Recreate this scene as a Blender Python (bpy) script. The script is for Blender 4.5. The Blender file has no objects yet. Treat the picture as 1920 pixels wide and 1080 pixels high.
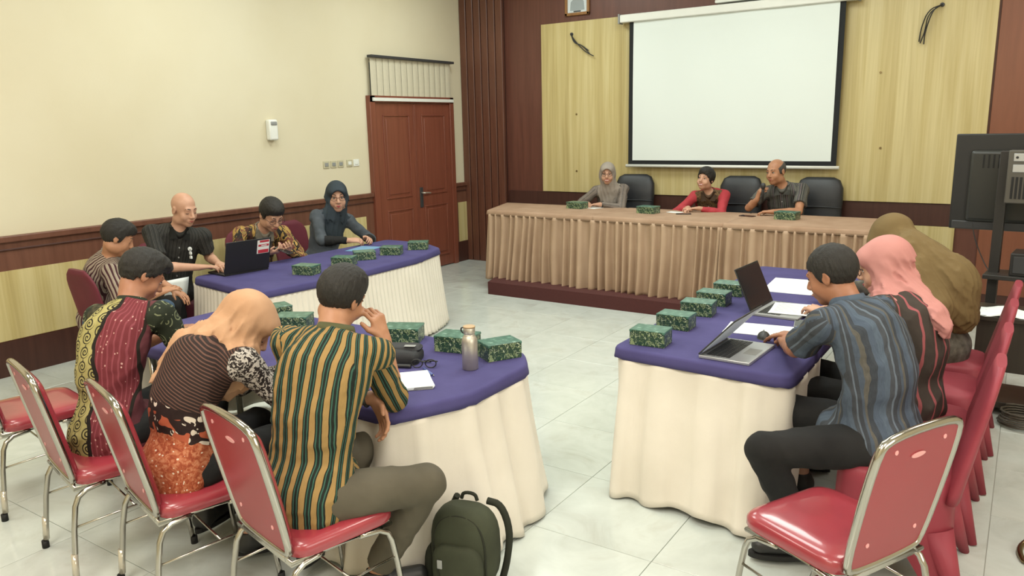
import bpy, bmesh, math, random
import numpy as np
from mathutils import Vector, Matrix
random.seed(7)
PI = math.pi
SC = bpy.context.scene
COL = SC.collection

# ------------------------------------------------------------------ camera, light, exposure
CAM_POS = Vector((0, 0, 1.85)); YAW = 0.58912; PITCH = 0.20625; ROLL = -0.02192; FPX = 1450.0
cd = bpy.data.cameras.new('camera'); cam = bpy.data.objects.new('camera', cd); COL.objects.link(cam)
cd.sensor_width = 36.0; cd.lens = 36.0 * FPX / 1920.0; cd.clip_start = 0.05
fwd = Vector((-math.sin(YAW) * math.cos(PITCH), math.cos(YAW) * math.cos(PITCH), -math.sin(PITCH)))
rgt = Vector((math.cos(YAW), math.sin(YAW), 0)); upv = rgt.cross(fwd)
r2 = math.cos(ROLL) * rgt + math.sin(ROLL) * upv; u2 = -math.sin(ROLL) * rgt + math.cos(ROLL) * upv
cam.matrix_world = Matrix(((r2.x, u2.x, -fwd.x, CAM_POS.x), (r2.y, u2.y, -fwd.y, CAM_POS.y), (r2.z, u2.z, -fwd.z, CAM_POS.z), (0, 0, 0, 1)))
SC.camera = cam
w = bpy.data.worlds.new('world'); SC.world = w; w.use_nodes = True
w.node_tree.nodes['Background'].inputs[0].default_value = (0.9, 0.95, 1.0, 1)
w.node_tree.nodes['Background'].inputs[1].default_value = 0.3
def area(name, loc, size, power, color, rot=(0, 0, 0)):
    l = bpy.data.lights.new(name, 'AREA'); l.shape = 'RECTANGLE'; l.size, l.size_y = size; l.energy = power; l.color = color
    o = bpy.data.objects.new(name, l); o.location = loc; o.rotation_euler = rot; COL.objects.link(o); return o
WARM = (1.0, 0.93, 0.83); COOL = (0.91, 1.0, 0.95)
CEIL = 4.0
for i, (x, y, s, c, p) in enumerate([(-4.9, 7.0, (1.2, 1.2), COOL, 52), (-2.2, 6.6, (1.2, 1.2), COOL, 62), (0.6, 6.8, (1.2, 1.2), WARM, 40),
                      (-4.9, 4.2, (1.2, 1.2), COOL, 55), (-2.2, 4.0, (1.2, 1.2), COOL, 58), (0.6, 3.8, (1.2, 1.2), WARM, 60),
                      (-4.9, 0.9, (1.2, 1.2), WARM, 55), (-2.2, 0.6, (1.2, 1.2), WARM, 80), (0.6, 0.2, (1.2, 1.2), WARM, 80), (-1.5, -1.8, (2.4, 1.2), WARM, 110)]):
    area('ceiling_light_lamp', (x, y, CEIL - 0.06), s, p, c)
# daylight lamp for an assumed window in the right wall, out of view
area('assumed_window_light', (2.5, 1.0, 2.1), (1.6, 3.2), 75, (1.0, 0.97, 0.9), (0, PI / 2, 0))
vs = SC.view_settings; vs.view_transform = 'Standard'; vs.look = 'None'; vs.gamma = 1; vs.use_curve_mapping = False
vs.exposure = -0.38
SC.cycles.max_bounces = 6

# ------------------------------------------------------------------ node helpers
def lin(c):
    if isinstance(c, str): c = tuple(int(c[i:i + 2], 16) / 255 for i in (0, 2, 4))
    return tuple((x / 12.92 if x <= 0.04045 else ((x + 0.055) / 1.055) ** 2.4) for x in c[:3]) + (1.0,)
class S:                                            # a float socket with arithmetic
    def __init__(s, g, sock): s.g = g; s.s = sock
    def _m(s, op, o=None, p=None):
        n = s.g.nt.nodes.new('ShaderNodeMath'); n.operation = op
        for i, q in enumerate((s, o, p)):
            if q is None: continue
            if isinstance(q, S): s.g.nt.links.new(q.s, n.inputs[i])
            else: n.inputs[i].default_value = q
        return S(s.g, n.outputs[0])
    def __add__(s, o): return s._m('ADD', o)
    def __sub__(s, o): return s._m('SUBTRACT', o)
    def __mul__(s, o): return s._m('MULTIPLY', o)
    def __truediv__(s, o): return s._m('DIVIDE', o)
    def gt(s, o): return s._m('GREATER_THAN', o)
    def lt(s, o): return s._m('LESS_THAN', o)
    def fract(s): return s._m('FRACT')
    def floor(s): return s._m('FLOOR')
    def sin(s): return s._m('SINE')
    def abs(s): return s._m('ABSOLUTE')
    def sqrt(s): return s._m('SQRT')
    def atan2(s, o): return s._m('ARCTAN2', o)
    def max(s, o): return s._m('MAXIMUM', o)
    def min(s, o): return s._m('MINIMUM', o)
class G:
    def __init__(s, name, rough=0.6, metal=0.0, spec=0.5):
        s.mat = bpy.data.materials.new(name); s.mat.use_nodes = True; s.nt = s.mat.node_tree
        s.b = s.nt.nodes['Principled BSDF']
        s.b.inputs['Roughness'].default_value = rough; s.b.inputs['Metallic'].default_value = metal
        s.b.inputs['Specular IOR Level'].default_value = spec
    def coords(s, which='Object'):
        n = s.nt.nodes.new('ShaderNodeTexCoord'); return n.outputs[which]
    def sep(s, vec):
        n = s.nt.nodes.new('ShaderNodeSeparateXYZ'); s.nt.links.new(vec, n.inputs[0]); return [S(s, n.outputs[i]) for i in range(3)]
    def comb(s, x, y, z=0.0):
        n = s.nt.nodes.new('ShaderNodeCombineXYZ')
        for i, q in enumerate((x, y, z)):
            if isinstance(q, S): s.nt.links.new(q.s, n.inputs[i])
            else: n.inputs[i].default_value = q
        return n.outputs[0]
    def noise(s, vec, scale, detail=2.0, rough=0.5, dist=0.0, out='Fac'):
        n = s.nt.nodes.new('ShaderNodeTexNoise'); n.inputs['Scale'].default_value = scale; n.inputs['Detail'].default_value = detail
        n.inputs['Roughness'].default_value = rough; n.inputs['Distortion'].default_value = dist
        if vec is not None: s.nt.links.new(vec, n.inputs['Vector'])
        return S(s, n.outputs[out])
    def voro(s, vec, scale, feature='F1', out='Distance'):
        n = s.nt.nodes.new('ShaderNodeTexVoronoi'); n.feature = feature; n.inputs['Scale'].default_value = scale
        s.nt.links.new(vec, n.inputs['Vector']); return S(s, n.outputs[out])
    def ramp(s, fac, stops, interp='LINEAR'):
        n = s.nt.nodes.new('ShaderNodeValToRGB'); cr = n.color_ramp; cr.interpolation = interp
        while len(cr.elements) < len(stops): cr.elements.new(0.5)
        for e, (p, c) in zip(cr.elements, stops): e.position = p; e.color = lin(c)
        s.nt.links.new(fac.s, n.inputs[0]); return n.outputs[0]
    def mix(s, fac, a, b, mode='MIX'):
        n = s.nt.nodes.new('ShaderNodeMix'); n.data_type = 'RGBA'; n.blend_type = mode
        if isinstance(fac, S): s.nt.links.new(fac.s, n.inputs[0])
        else: n.inputs[0].default_value = fac
        for i, q in ((6, a), (7, b)):
            if isinstance(q, (str, tuple)): n.inputs[i].default_value = lin(q)
            else: s.nt.links.new(q, n.inputs[i])
        return n.outputs[2]
    def color(s, c):
        if isinstance(c, (str, tuple)): s.b.inputs['Base Color'].default_value = lin(c)
        else: s.nt.links.new(c, s.b.inputs['Base Color'])
        return s
    def bump(s, h, dist=0.002, strength=0.5):
        n = s.nt.nodes.new('ShaderNodeBump'); n.inputs['Distance'].default_value = dist; n.inputs['Strength'].default_value = strength
        s.nt.links.new(h.s, n.inputs['Height']); s.nt.links.new(n.outputs[0], s.b.inputs['Normal']); return s
    def rough(s, r): s.nt.links.new(r.s, s.b.inputs['Roughness']); return s
def plain(name, c, rough=0.5, metal=0.0, var=0.06, scale=8, bump=0.0, spec=0.5, coat=0.0):
    g = G(name, rough, metal, spec); v = g.coords('Object'); n = g.noise(v, scale, 3)
    cc = lin(c); dark = tuple(x * (1 - var) for x in cc[:3]); lite = tuple(min(1, x * (1 + var)) for x in cc[:3])
    r = g.nt.nodes.new('ShaderNodeMix'); r.data_type = 'RGBA'; g.nt.links.new(n.s, r.inputs[0])
    r.inputs[6].default_value = dark + (1,); r.inputs[7].default_value = lite + (1,)
    g.nt.links.new(r.outputs[2], g.b.inputs['Base Color'])
    if bump: g.bump(g.noise(v, scale * 12, 2), bump)
    if coat: g.b.inputs['Coat Weight'].default_value = coat; g.b.inputs['Coat Roughness'].default_value = 0.08
    return g.mat
def emis(name, c, st):
    g = G(name); g.color(c); g.b.inputs['Emission Color'].default_value = lin(c); g.b.inputs['Emission Strength'].default_value = st; return g.mat

# ------------------------------------------------------------------ object helpers
def obj(name, me, mats, parent=None, loc=None):
    if isinstance(me, bmesh.types.BMesh):
        bm = me; me = bpy.data.meshes.new(name); bm.to_mesh(me); bm.free()
    o = bpy.data.objects.new(name, me); COL.objects.link(o)
    if mats is not None and len(me.materials) == 0:
        for m in (mats if isinstance(mats, (list, tuple)) else [mats]): me.materials.append(m)
    if parent is not None: o.parent = parent
    if loc is not None: o.location = loc
    return o
def empty(name, label=None, cat=None, loc=(0, 0, 0), rz=0.0, group=None):
    o = bpy.data.objects.new(name, None); COL.objects.link(o); o.empty_display_size = 0.1
    o.location = loc; o.rotation_euler = (0, 0, rz); tag(o, label, cat, group); return o
def tag(o, label=None, cat=None, group=None, kind=None):
    if label: o['label'] = label
    if cat: o['category'] = cat
    if group: o['group'] = group
    if kind: o['kind'] = kind
    return o
def copy_tree(o, parent=None):
    c = o.copy(); COL.objects.link(c)
    if parent is not None: c.parent = parent
    for ch in list(o.children): copy_tree(ch, c)
    return c
def smooth(bm):
    for f in bm.faces: f.smooth = True
    return bm
def box(bm, lo, hi, bev=0.0, seg=2, mat=0):
    c = [(a + b) / 2 for a, b in zip(lo, hi)]; s = [b - a for a, b in zip(lo, hi)]
    r = bmesh.ops.create_cube(bm, size=1, matrix=Matrix.Translation(c) @ Matrix.Diagonal((*s, 1)))
    vs_ = r['verts']; fs = set(f for v in vs_ for f in v.link_faces)
    for f in fs: f.material_index = mat
    if bev:
        es = list(set(e for v in vs_ for e in v.link_edges))
        q = bmesh.ops.bevel(bm, geom=es, offset=bev, segments=seg, affect='EDGES', profile=0.5)
        for f in q['faces']: f.material_index = mat; f.smooth = seg > 1
    return bm
def xbox(lo, hi, bev=0.0, seg=2):
    return box(bmesh.new(), lo, hi, bev, seg)
def cyl(bm, a, b, r, n=16, r2=None, mat=0):
    a, b = Vector(a), Vector(b); d = b - a
    m = Matrix.Translation((a + b) / 2) @ d.to_track_quat('Z', 'Y').to_matrix().to_4x4()
    q = bmesh.ops.create_cone(bm, cap_ends=True, segments=n, radius1=r, radius2=r if r2 is None else r2, depth=d.length, matrix=m)
    for f in set(f for v in q['verts'] for f in v.link_faces):
        f.smooth = len(f.verts) == 4; f.material_index = mat
    return bm
def tube(bm, pts, r, n=10, closed=False, sub=0, flat=None):
    pts = [Vector(p) for p in pts]
    for _ in range(sub):                            # Chaikin corner rounding
        q = []
        L = len(pts)
        rng = range(L) if closed else range(L - 1)
        if not closed: q.append(pts[0])
        for i in rng:
            a, b = pts[i], pts[(i + 1) % L]; q += [a.lerp(b, 0.25), a.lerp(b, 0.75)]
        if not closed: q.append(pts[-1])
        pts = q
    L = len(pts); rings = []; prev = None
    if isinstance(r, (list, tuple)): r = [float(x) for x in np.interp(np.linspace(0, 1, L), np.linspace(0, 1, len(r)), r)]
    for i, p in enumerate(pts):
        if closed: t = pts[(i + 1) % L] - pts[i - 1]
        else: t = pts[min(i + 1, L - 1)] - pts[max(i - 1, 0)]
        t.normalize()
        if prev is None:
            ref = Vector((0, 0, 1)) if abs(t.z) < 0.9 else Vector((1, 0, 0)); u = t.cross(ref).normalized()
        else: u = (prev - t * prev.dot(t)).normalized()
        prev = u; v = t.cross(u); rr = r[i] if isinstance(r, (list, tuple)) else r
        rings.append([bm.verts.new(p + (u * math.cos(2 * PI * k / n) + v * math.sin(2 * PI * k / n)) * rr) for k in range(n)])
    for i in range(L if closed else L - 1):
        A, B = rings[i], rings[(i + 1) % L]
        for k in range(n):
            f = bm.faces.new((A[k], A[(k + 1) % n], B[(k + 1) % n], B[k])); f.smooth = True
    if not closed:
        bm.faces.new(rings[0][::-1]); bm.faces.new(rings[-1])
    return bm
def lathe(prof, n=28):
    bm = bmesh.new(); rings = []
    for r, z in prof: rings.append([bm.verts.new((r * math.cos(2 * PI * k / n), r * math.sin(2 * PI * k / n), z)) for k in range(n)])
    for a, b in zip(rings, rings[1:]):
        for k in range(n): f = bm.faces.new((a[k], a[(k + 1) % n], b[(k + 1) % n], b[k])); f.smooth = True
    bm.faces.new(rings[0][::-1]); bm.faces.new(rings[-1]); return bm
def chaikin(pts, it, closed=True):
    pts = [Vector(p) for p in pts]
    for _ in range(it):
        q = []
        for i in range(len(pts) if closed else len(pts) - 1):
            a, b = pts[i], pts[(i + 1) % len(pts)]; q += [a.lerp(b, 0.25), a.lerp(b, 0.75)]
        pts = q
    return pts
def round_poly(pts, rad, seg=5):
    out = []; L = len(pts); P = [Vector(p) for p in pts]
    for i in range(L):
        a, b, c = P[i - 1], P[i], P[(i + 1) % L]
        d1 = (a - b); d2 = (c - b); r1 = min(rad, d1.length * 0.45); r2_ = min(rad, d2.length * 0.45)
        p1 = b + d1.normalized() * r1; p2 = b + d2.normalized() * r2_
        for k in range(seg + 1):
            t = k / seg; out.append((1 - t) ** 2 * p1 + 2 * t * (1 - t) * b + t * t * p2)
    return out
def prism(bm, pts, z0, z1, mat=0):
    a = [bm.verts.new((p[0], p[1], z0)) for p in pts]; b = [bm.verts.new((p[0], p[1], z1)) for p in pts]
    bm.faces.new(a[::-1]).material_index = mat; bm.faces.new(b).material_index = mat
    for i in range(len(pts)): bm.faces.new((a[i], a[(i + 1) % len(pts)], b[(i + 1) % len(pts)], b[i])).material_index = mat
    return bm
# ------------------------------------------------------------------ materials of the room
def mat_wall():
    g = G('cream_paint', 0.75); v = g.coords('Object')
    return g.color(g.ramp(g.noise(v, 0.7, 4), [(0.3, 'd3c9ac'), (0.7, 'dbd3ba')])).bump(g.noise(v, 60, 3), 0.0015, 0.25).mat
def mat_wood_yellow():
    g = G('yellow_veneer', 0.35); v = g.coords('Object'); x, y, z = g.sep(v)
    q = g.comb(x * 6.0, y * 6.0, z * 0.22); n = g.noise(q, 1.3, 4, 0.55, 0.3); q2 = g.comb(x * 40.0, y * 40.0, z * 0.9); n2 = g.noise(q2, 1.5, 3)
    c = g.ramp(n, [(0.25, 'a6935f'), (0.45, 'bfae78'), (0.6, 'cfc190'), (0.8, 'b7a573')])
    c = g.mix(0.25, c, g.ramp(n2, [(0.35, 'a89660'), (0.7, 'd3c596')]))
    k = g.voro(g.comb(x * 1.6, y * 1.6, z * 1.5), 1.0)             # knots
    c = g.mix(k.lt(0.035), c, '6d5a33')
    return g.color(c).mat
def mat_wood(name, a, b, rough=0.35, sx=10.0):
    g = G(name, rough); x, y, z = g.sep(g.coords('Object'))
    n = g.noise(g.comb(x * sx, y * sx, z * 0.6), 2.0, 4, 0.6, 0.4)
    return g.color(g.ramp(n, [(0.3, a), (0.7, b)])).mat
def mat_tile():
    g = G('pale_marble_tile', 0.16); v = g.coords('Object')
    oi = g.nt.nodes.new('ShaderNodeObjectInfo')
    nv = g.nt.nodes.new('ShaderNodeVectorMath'); nv.operation = 'ADD'; g.nt.links.new(v, nv.inputs[0])
    r = S(g, oi.outputs['Random']); g.nt.links.new(g.comb(r * 17.0, r * 9.0, r * 5.0), nv.inputs[1])
    n = g.noise(nv.outputs[0], 2.6, 6, 0.6, 1.2); m = g.noise(nv.outputs[0], 7, 4, 0.6, 0.6)
    c = g.ramp(n, [(0.3, 'b0b3ab'), (0.45, 'bdc4be'), (0.6, 'c5ccc6'), (0.75, 'b5b8af')])
    c = g.mix(0.2, c, g.ramp(m, [(0.4, 'c6cbc5'), (0.6, 'd6dbd6')]))
    g.rough(n * 0.14 + 0.08)
    return g.color(c).mat
M = dict(wall=mat_wall(), veneer=mat_wood_yellow(), brown=mat_wood('brown_panelling', '59352b', '684034', 0.4), slat=mat_wood('brown_slats', '573529', '6b4435', 0.35),
    dark=mat_wood('dark_wood', '3f241d', '4b2d25', 0.45), rail=mat_wood('rail_wood', '633f31', '734c3c', 0.4), door=mat_wood('door_wood', '733f30', '814a39', 0.3, 14),
    tile=mat_tile(), grout=plain('grout', 'aeada4', 0.8), ceil=plain('ceiling_paint', 'e6e4da', 0.8), chrome=plain('chrome', 'b4b0a8', 0.16, 1.0, 0.05, 4),
    steel=plain('brushed_steel', 'c4beb2', 0.4, .75, 0.1, 30), red=None, white=plain('white_plastic', 'e4e6e0', 0.4), black=plain('black_plastic', '242424', 0.45), dgrey=plain('dark_grey_plastic', '37383a', 0.45),
    rubber=plain('black_rubber', '141414', 0.7), paper=plain('paper', 'e9efee', 0.7, 0, 0.02), leather=plain('black_leather', '24262a', 0.42, 0, 0.2, 20, 0.002), brass=plain('brass', '8b7a58', 0.3, 1.0),
    grey=plain('grey_plastic', '8f9190', 0.45), silver=plain('silver_laptop', 'b9bcbf', 0.35, 0.6), dais=plain('dais_carpet', '4b211f', 0.85, 0, 0.2, 60, 0.003), screenfab=plain('screen_fabric', 'dfe7e4', 0.8, 0, 0.01, 2),
    lampglow=emis('lamp_diffuser', 'fffaf0', 2.0), blind=None, tape=plain('clear_tape', 'c9c2b2', 0.12, 0.4))
def mat_vinyl():
    g = G('red_vinyl', 0.3); v = g.coords('Object')
    g.color(g.ramp(g.noise(v, 5, 3), [(0.3, '8c2e38'), (0.7, '9e3742')])); g.bump(g.noise(v, 9, 3, 0.5, 0.5), 0.004, 0.5)
    g.b.inputs['Coat Weight'].default_value = 0.7; g.b.inputs['Coat Roughness'].default_value = 0.1; return g.mat
M['red'] = mat_vinyl()
M['redback'] = plain('red_back_panel', '96323a', 0.32, 0, 0.1, 3)
def mat_cloth(name, a, b, scale=3.0, bump=0.002, sheen=0.0, rough=0.85):
    g = G(name, rough, 0, 0.3); v = g.coords('Object'); n = g.noise(v, scale, 4)
    g.color(g.ramp(n, [(0.3, a), (0.7, b)])); g.bump(g.noise(v, 350, 1) * 0.3 + g.noise(v, 14, 3), bump, 0.5)
    if sheen: g.b.inputs['Sheen Weight'].default_value = sheen
    return g.mat
M['maroon'] = mat_cloth('shaded_maroon_spandex', '5c2430', '6b2b38', 3, .001, 0, .6)  # cover cloth for the wall-side chairs, shade there put into the colour
M['purple'] = mat_cloth('purple_felt', '433e6c', '4e4979', 4)
M['whitecloth'] = mat_cloth('white_satin', 'd8d1c4', 'e4ddd1', 3, 0.002, 0, 0.6)
M['browncloth'] = mat_cloth('brown_satin', 'a58a72', 'b2977e', 3, 0.001, 0, 0.5)
M['browntop'] = mat_cloth('brown_table_cloth', '9c7f68', 'ab8f78', 6)
M['cover'] = mat_cloth('red_spandex', '87343f', '963e4a', 3, 0.001, 0.0, 0.5)
def mat_boxside(top=False):
    g = G('snack_box_top' if top else 'snack_box_print', 0.3); v = g.coords('Object')
    if top:
        c = g.ramp(g.noise(v, 30, 2), [(0.42, '3e6556'), (0.6, '527a6a'), (0.66, '84a294')])
    else:
        x, y, z = g.sep(v)
        a = g.noise(v, 38, 2, 0.6, 1.8); b = g.voro(v, 70, 'DISTANCE_TO_EDGE')
        c = g.mix(a.gt(0.57), '2a4535', '83946a'); c = g.mix(b.lt(0.02) if False else (g.noise(v, 58, 2, 0.5, 2.5)).gt(0.63), c, 'b9c3a6')
    return g.color(c).mat
M['boxside'] = mat_boxside(); M['boxtop'] = mat_boxside(True)

# ------------------------------------------------------------------ room shell
def struct(name, bm, m, parent=None, loc=None):
    o = obj(name, bm, m, parent, loc)
    if parent is None: o['kind'] = 'structure'
    return o
WX, WY = -6.6, 8.83
fl = struct('floor', xbox((WX - .15, -3.15, -0.2), (2.75, WY + .15, -0.006)), M['grout'])
tile_me = None
T = 0.6
bmt = xbox((-T / 2 + .0015, -T / 2 + .0015, -0.03), (T / 2 - .0015, T / 2 - .0015, 0.0), 0.0012, 1)
tile_me = bpy.data.meshes.new('tile'); bmt.to_mesh(tile_me); bmt.free(); tile_me.materials.append(M['tile'])
for i in range(16):
    for j in range(18):
        x = WX + T / 2 + i * T; y = WY - T / 2 - j * T
        if x > 2.7 or y < -1.9: continue
        o = obj('tile', tile_me, None, fl, (x, y, 0))
fb = obj('plain_tiling', xbox((WX, -3.0, -0.03), (2.6, WY - 18 * T, 0)), M['tile'], fl)
struct('ceiling', xbox((WX - .15, -3.15, CEIL), (2.75, WY + .15, CEIL + .1)), M['ceil'])
wl = struct('wall_left', xbox((WX - .15, -3.15, 0), (WX, WY + .15, CEIL)), M['wall'])
wf = struct('wall_front', xbox((WX, WY, 0), (2.75, WY + .15, CEIL)), M['brown'])
struct('wall_right', xbox((2.6, -3.15, 0), (2.75, WY, CEIL)), M['wall'])
struct('wall_back', xbox((WX, -3.15, 0), (2.6, -3.0, CEIL)), M['wall'])
wn = struct('window_1', xbox((2.56, -0.7, 1.2), (2.6, 2.7, 3.0)), M['white'])  # assumed window, unseen, behind the daylight lamp
# wainscot on the left wall, either side of the door
def wains(y0, y1, band0, band1, n):
    t = struct('trim_%d' % n, xbox((WX, y0, 0), (WX + .03, y1, 1.05)), M['rail'])
    obj('dado_rail', xbox((WX, y0, 1.05), (WX + .06, y1, 1.10), .008), M['rail'], t)
    obj('bead', xbox((WX + .03, y0, .985), (WX + .042, y1, 1.0), .004), M['dark'], t)
    obj('base_board', xbox((WX + .03, y0, 0), (WX + .04, y1, .275)), M['dark'], t)
    obj('veneer_panel', xbox((WX + .03, band0, .285), (WX + .037, band1, .83)), M['veneer'], t)
wains(-3.0, 6.86, -3.0, 6.72, 1)
wains(8.46, WY, 8.53, 8.79, 2)
# double door
d = empty('door_1'); tag(d, 'brown double door with raised panels below the blind', kind='structure')
obj('door_frame', box(box(box(bmesh.new(), (WX, 6.86, 0), (WX + .07, 6.95, 2.24), .005), (WX, 8.38, 0), (WX + .07, 8.46, 2.24), .005), (WX, 6.86, 2.16), (WX + .07, 8.46, 2.24), .005), M['door'], d)
for y0, y1 in ((6.955, 7.665), (7.67, 8.375)):
    leaf = obj('door_leaf', xbox((WX, y0, 0.01), (WX + .045, y1, 2.155), .003), M['door'], d)
    for z0, z1 in ((.16, .86), (1.0, 2.02)):
        bm = bmesh.new(); a, b = y0 + .13, y1 - .1
        for lo, hi in (((a, z0), (b, z0 + .02)), ((a, z1 - .02), (b, z1)), ((a, z0 + .0205), (a + .02, z1 - .0205)), ((b - .02, z0 + .0205), (b, z1 - .0205))):
            box(bm, (WX + .04, lo[0], lo[1]), (WX + .056, hi[0], hi[1]), .004)
        box(bm, (WX + .04, a + .05, z0 + .05), (WX + .053, b - .05, z1 - .05), .007)
        obj('raised_panel', bm, M['door'], leaf)
    obj('meeting_stile', xbox((WX + .045, y1 - .02 if y0 < 7 else y0, .02), (WX + .052, y1 if y0 < 7 else y0 + .02, 2.14), .002), M['door'], leaf)
h = obj('door_handle', tube(tube(bmesh.new(), [(WX + .045, 7.74, 1.03), (WX + .11, 7.74, 1.03)], .012), [(WX + .105, 7.73, 1.03), (WX + .11, 7.80, 1.03), (WX + .105, 7.86, 1.02)], .010, sub=1), M['steel'], d)
obj('lock_plate', xbox((WX + .045, 7.71, .84), (WX + .055, 7.77, 1.1), .004), M['dgrey'], d)
# vertical blind in front of the fanlight
bl = empty('window_blind', 'cream vertical-slat blind hanging above the double door', 'blind', (WX, 7.66, 2.2))
obj('head_rail', xbox((.03, -.77, .47), (.11, .79, .50), .004), M['dgrey'], bl)
blm = plain('blind_fabric', 'c9c2ac', 0.8, 0, .06, 20)
bme = bpy.data.meshes.new('blind_slat')
bm = bmesh.new(); n_ = 6
for k in range(n_ + 1):
    t = -1 + 2 * k / n_; x = .006 * (1 - t * t)
    bm.verts.new((x, t * .0515, -.02)); bm.verts.new((x, t * .0515, .46)); bm.verts.new((x - .002, t * .0515, -.02)); bm.verts.new((x - .002, t * .0515, .46))
bm.verts.ensure_lookup_table()
for k in range(n_):
    a = 4 * k; v = bm.verts
    bm.faces.new((v[a], v[a + 4], v[a + 5], v[a + 1])); bm.faces.new((v[a + 2], v[a + 3], v[a + 7], v[a + 6])); bm.faces.new((v[a + 1], v[a + 5], v[a + 7], v[a + 3])); bm.faces.new((v[a], v[a + 2], v[a + 6], v[a + 4]))
bm.to_mesh(bme); bm.free(); bme.materials.clear(); bme.materials.append(blm)
for k in range(14):
    s = obj('blind_slat', bme, None, bl, (.06, -.705 + k * .1085, .012)); s.rotation_euler = (0, 0, 0)
obj('bottom_rail', xbox((.035, -.76, -.025), (.09, .78, .015), .004), M['white'], bl)
fan = struct('window_2', xbox((WX, 6.95, 2.24), (WX + .02, 8.38, 2.62)), plain('dark_fanlight_glass', '3d4444', .1))
# slatted column at the corner, and the front wall
ts = struct('trim_3', xbox((WX, WY - .06, 0), (-5.93, WY, CEIL)), M['dark'])
sm = bpy.data.meshes.new('slat'); b_ = xbox((-.052, -.05, 0), (.052, 0, CEIL), .006, 1); b_.to_mesh(sm); b_.free(); sm.materials.append(M['slat'])
for k in range(6): obj('slat', sm, None, ts, (WX + .06 + k * .117, WY - .06, 0))
up = struct('trim_4', xbox((-5.35, WY - .035, 1.0), (-.38, WY, 3.1), .002, 1), M['veneer'])
for x, z in ((-4.84, 1.98), (-4.84, 1.27), (-1.3, 1.55), (-1.35, 2.3)): obj('screw_head', cyl(bmesh.new(), (x, WY - .042, z), (x, WY - .034, z), .012, 10), M['brass'], up)
lo_ = struct('trim_5', xbox((-5.35, WY - .035, .3), (-.57, WY, .77), .002, 1), M['veneer'])
struct('trim_6', xbox((-5.9, WY - .02, .772), (-.38, WY, .998), .003, 1), M['dark'])
bb = struct('baseboard_front', xbox((-5.93, WY - .025, 0), (2.6, WY, .12), .004), M['dark'])
rp = struct('trim_7', xbox((-.36, WY - .03, .12), (1.2, WY, 3.6), .003, 1), mat_wood('lighter_brown_board', '7a4a36', '85523c'))
# dais
dz = .14
struct('trim_8', prism(bmesh.new(), [(-4.97, 6.95), (-.92, 6.9), (-.92, WY - .04), (-5.6, WY - .04)], 0, dz), M['dais'])
# ceiling lights (fixtures above the picture)
for x, y in ((-4.9, 7.0), (-2.2, 6.6), (.6, 6.8), (-4.9, 4.2), (-2.2, 4.0), (.6, 3.8), (-4.9, .9), (-2.2, .6), (.6, .2), (-1.5, -1.8)):
    f = empty('ceiling_light', 'square white ceiling light panel, %s row, %s' % (('front' if y > 5 else 'middle' if y > 2 else 'rear' if y > -1 else 'hindmost'), ('by the cream wall' if x < -4 else 'over the tables' if x < 0 else 'on the right side')), 'ceiling light', (x, y, CEIL - .05), 0, 'ceiling light panels')
    obj('light_frame', box(box(box(box(bmesh.new(), (-.62, -.62, 0), (-.58, .62, .05)), (.58, -.62, 0), (.62, .62, .05)), (-.62, -.62, 0), (.62, -.58, .05)), (-.62, .58, 0), (.62, .62, .05)), M['white'], f)
    obj('diffuser', xbox((-.58, -.58, .03), (.58, .58, .04)), M['lampglow'], f)
# things on the walls
a = empty('air_freshener', 'white air freshener dispenser on the cream wall', 'air freshener', (WX, 5.43, 1.76))
obj('case', xbox((0, -.055, 0), (.07, .055, .21), .018, 3), M['white'], a); obj('cap', xbox((.01, -.04, .15), (.078, .04, .19), .01), M['grey'], a)
for i, (y, lab) in enumerate(((6.17, 'leftmost beige wall socket below the air freshener'), (6.28, 'second beige wall socket from the left, beside two others'), (6.39, 'third beige wall socket, right end of the triple row'), (6.53, 'beige wall switch just right of the triple sockets'), (6.64, 'white wall switch nearest the brown double door'))):
    s = empty('wall_socket' if i < 3 else 'light_switch', lab, 'socket' if i < 3 else 'switch', (WX, y, 1.43), 0, 'sockets and switches on the cream wall')
    obj('plate', xbox((0, -.045, 0), (.01, .045, .08), .004), M['white'] if i == 4 else plain('beige_plate', 'bdb79c', .4), s)
    obj('rocker' if i > 2 else 'socket_face', xbox((.01, -.025, .02), (.016, .025, .06), .003), M['white'] if i > 2 else M['grey'], s)
pf = empty('portrait_frame', 'gilt-brown framed portrait high on the brown wall', 'picture', (-4.835, WY, 3.17))
obj('frame', box(box(box(box(bmesh.new(), (-.17, -.03, 0), (.17, 0, .035), .006), (-.17, -.03, .45), (.17, 0, .485), .006), (-.17, -.03, 0), (-.135, 0, .485), .006), (.135, -.03, 0), (.17, 0, .485), .006), mat_wood('frame_wood', '7d5532', '9a7040'), pf)
obj('picture', xbox((-.136, -.015, .03), (.136, -.005, .46)), plain('picture_paper', 'cfd8dc', .3), pf)
obj('portrait', prism(bmesh.new(), [(-.1, .06), (.1, .06), (.09, .16), (.04, .2), (.045, .3), (0, .34), (-.045, .3), (-.04, .2), (-.09, .16)], 0, .003), plain('portrait_print', '9aa3a6', .3), pf).matrix_local = Matrix.Translation((0, -.015, 0)) @ Matrix.Rotation(PI / 2, 4, 'X')
obj('caption', xbox((-.05, -.017, .04), (.05, -.015, .055)), M['dgrey'], pf)
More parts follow.
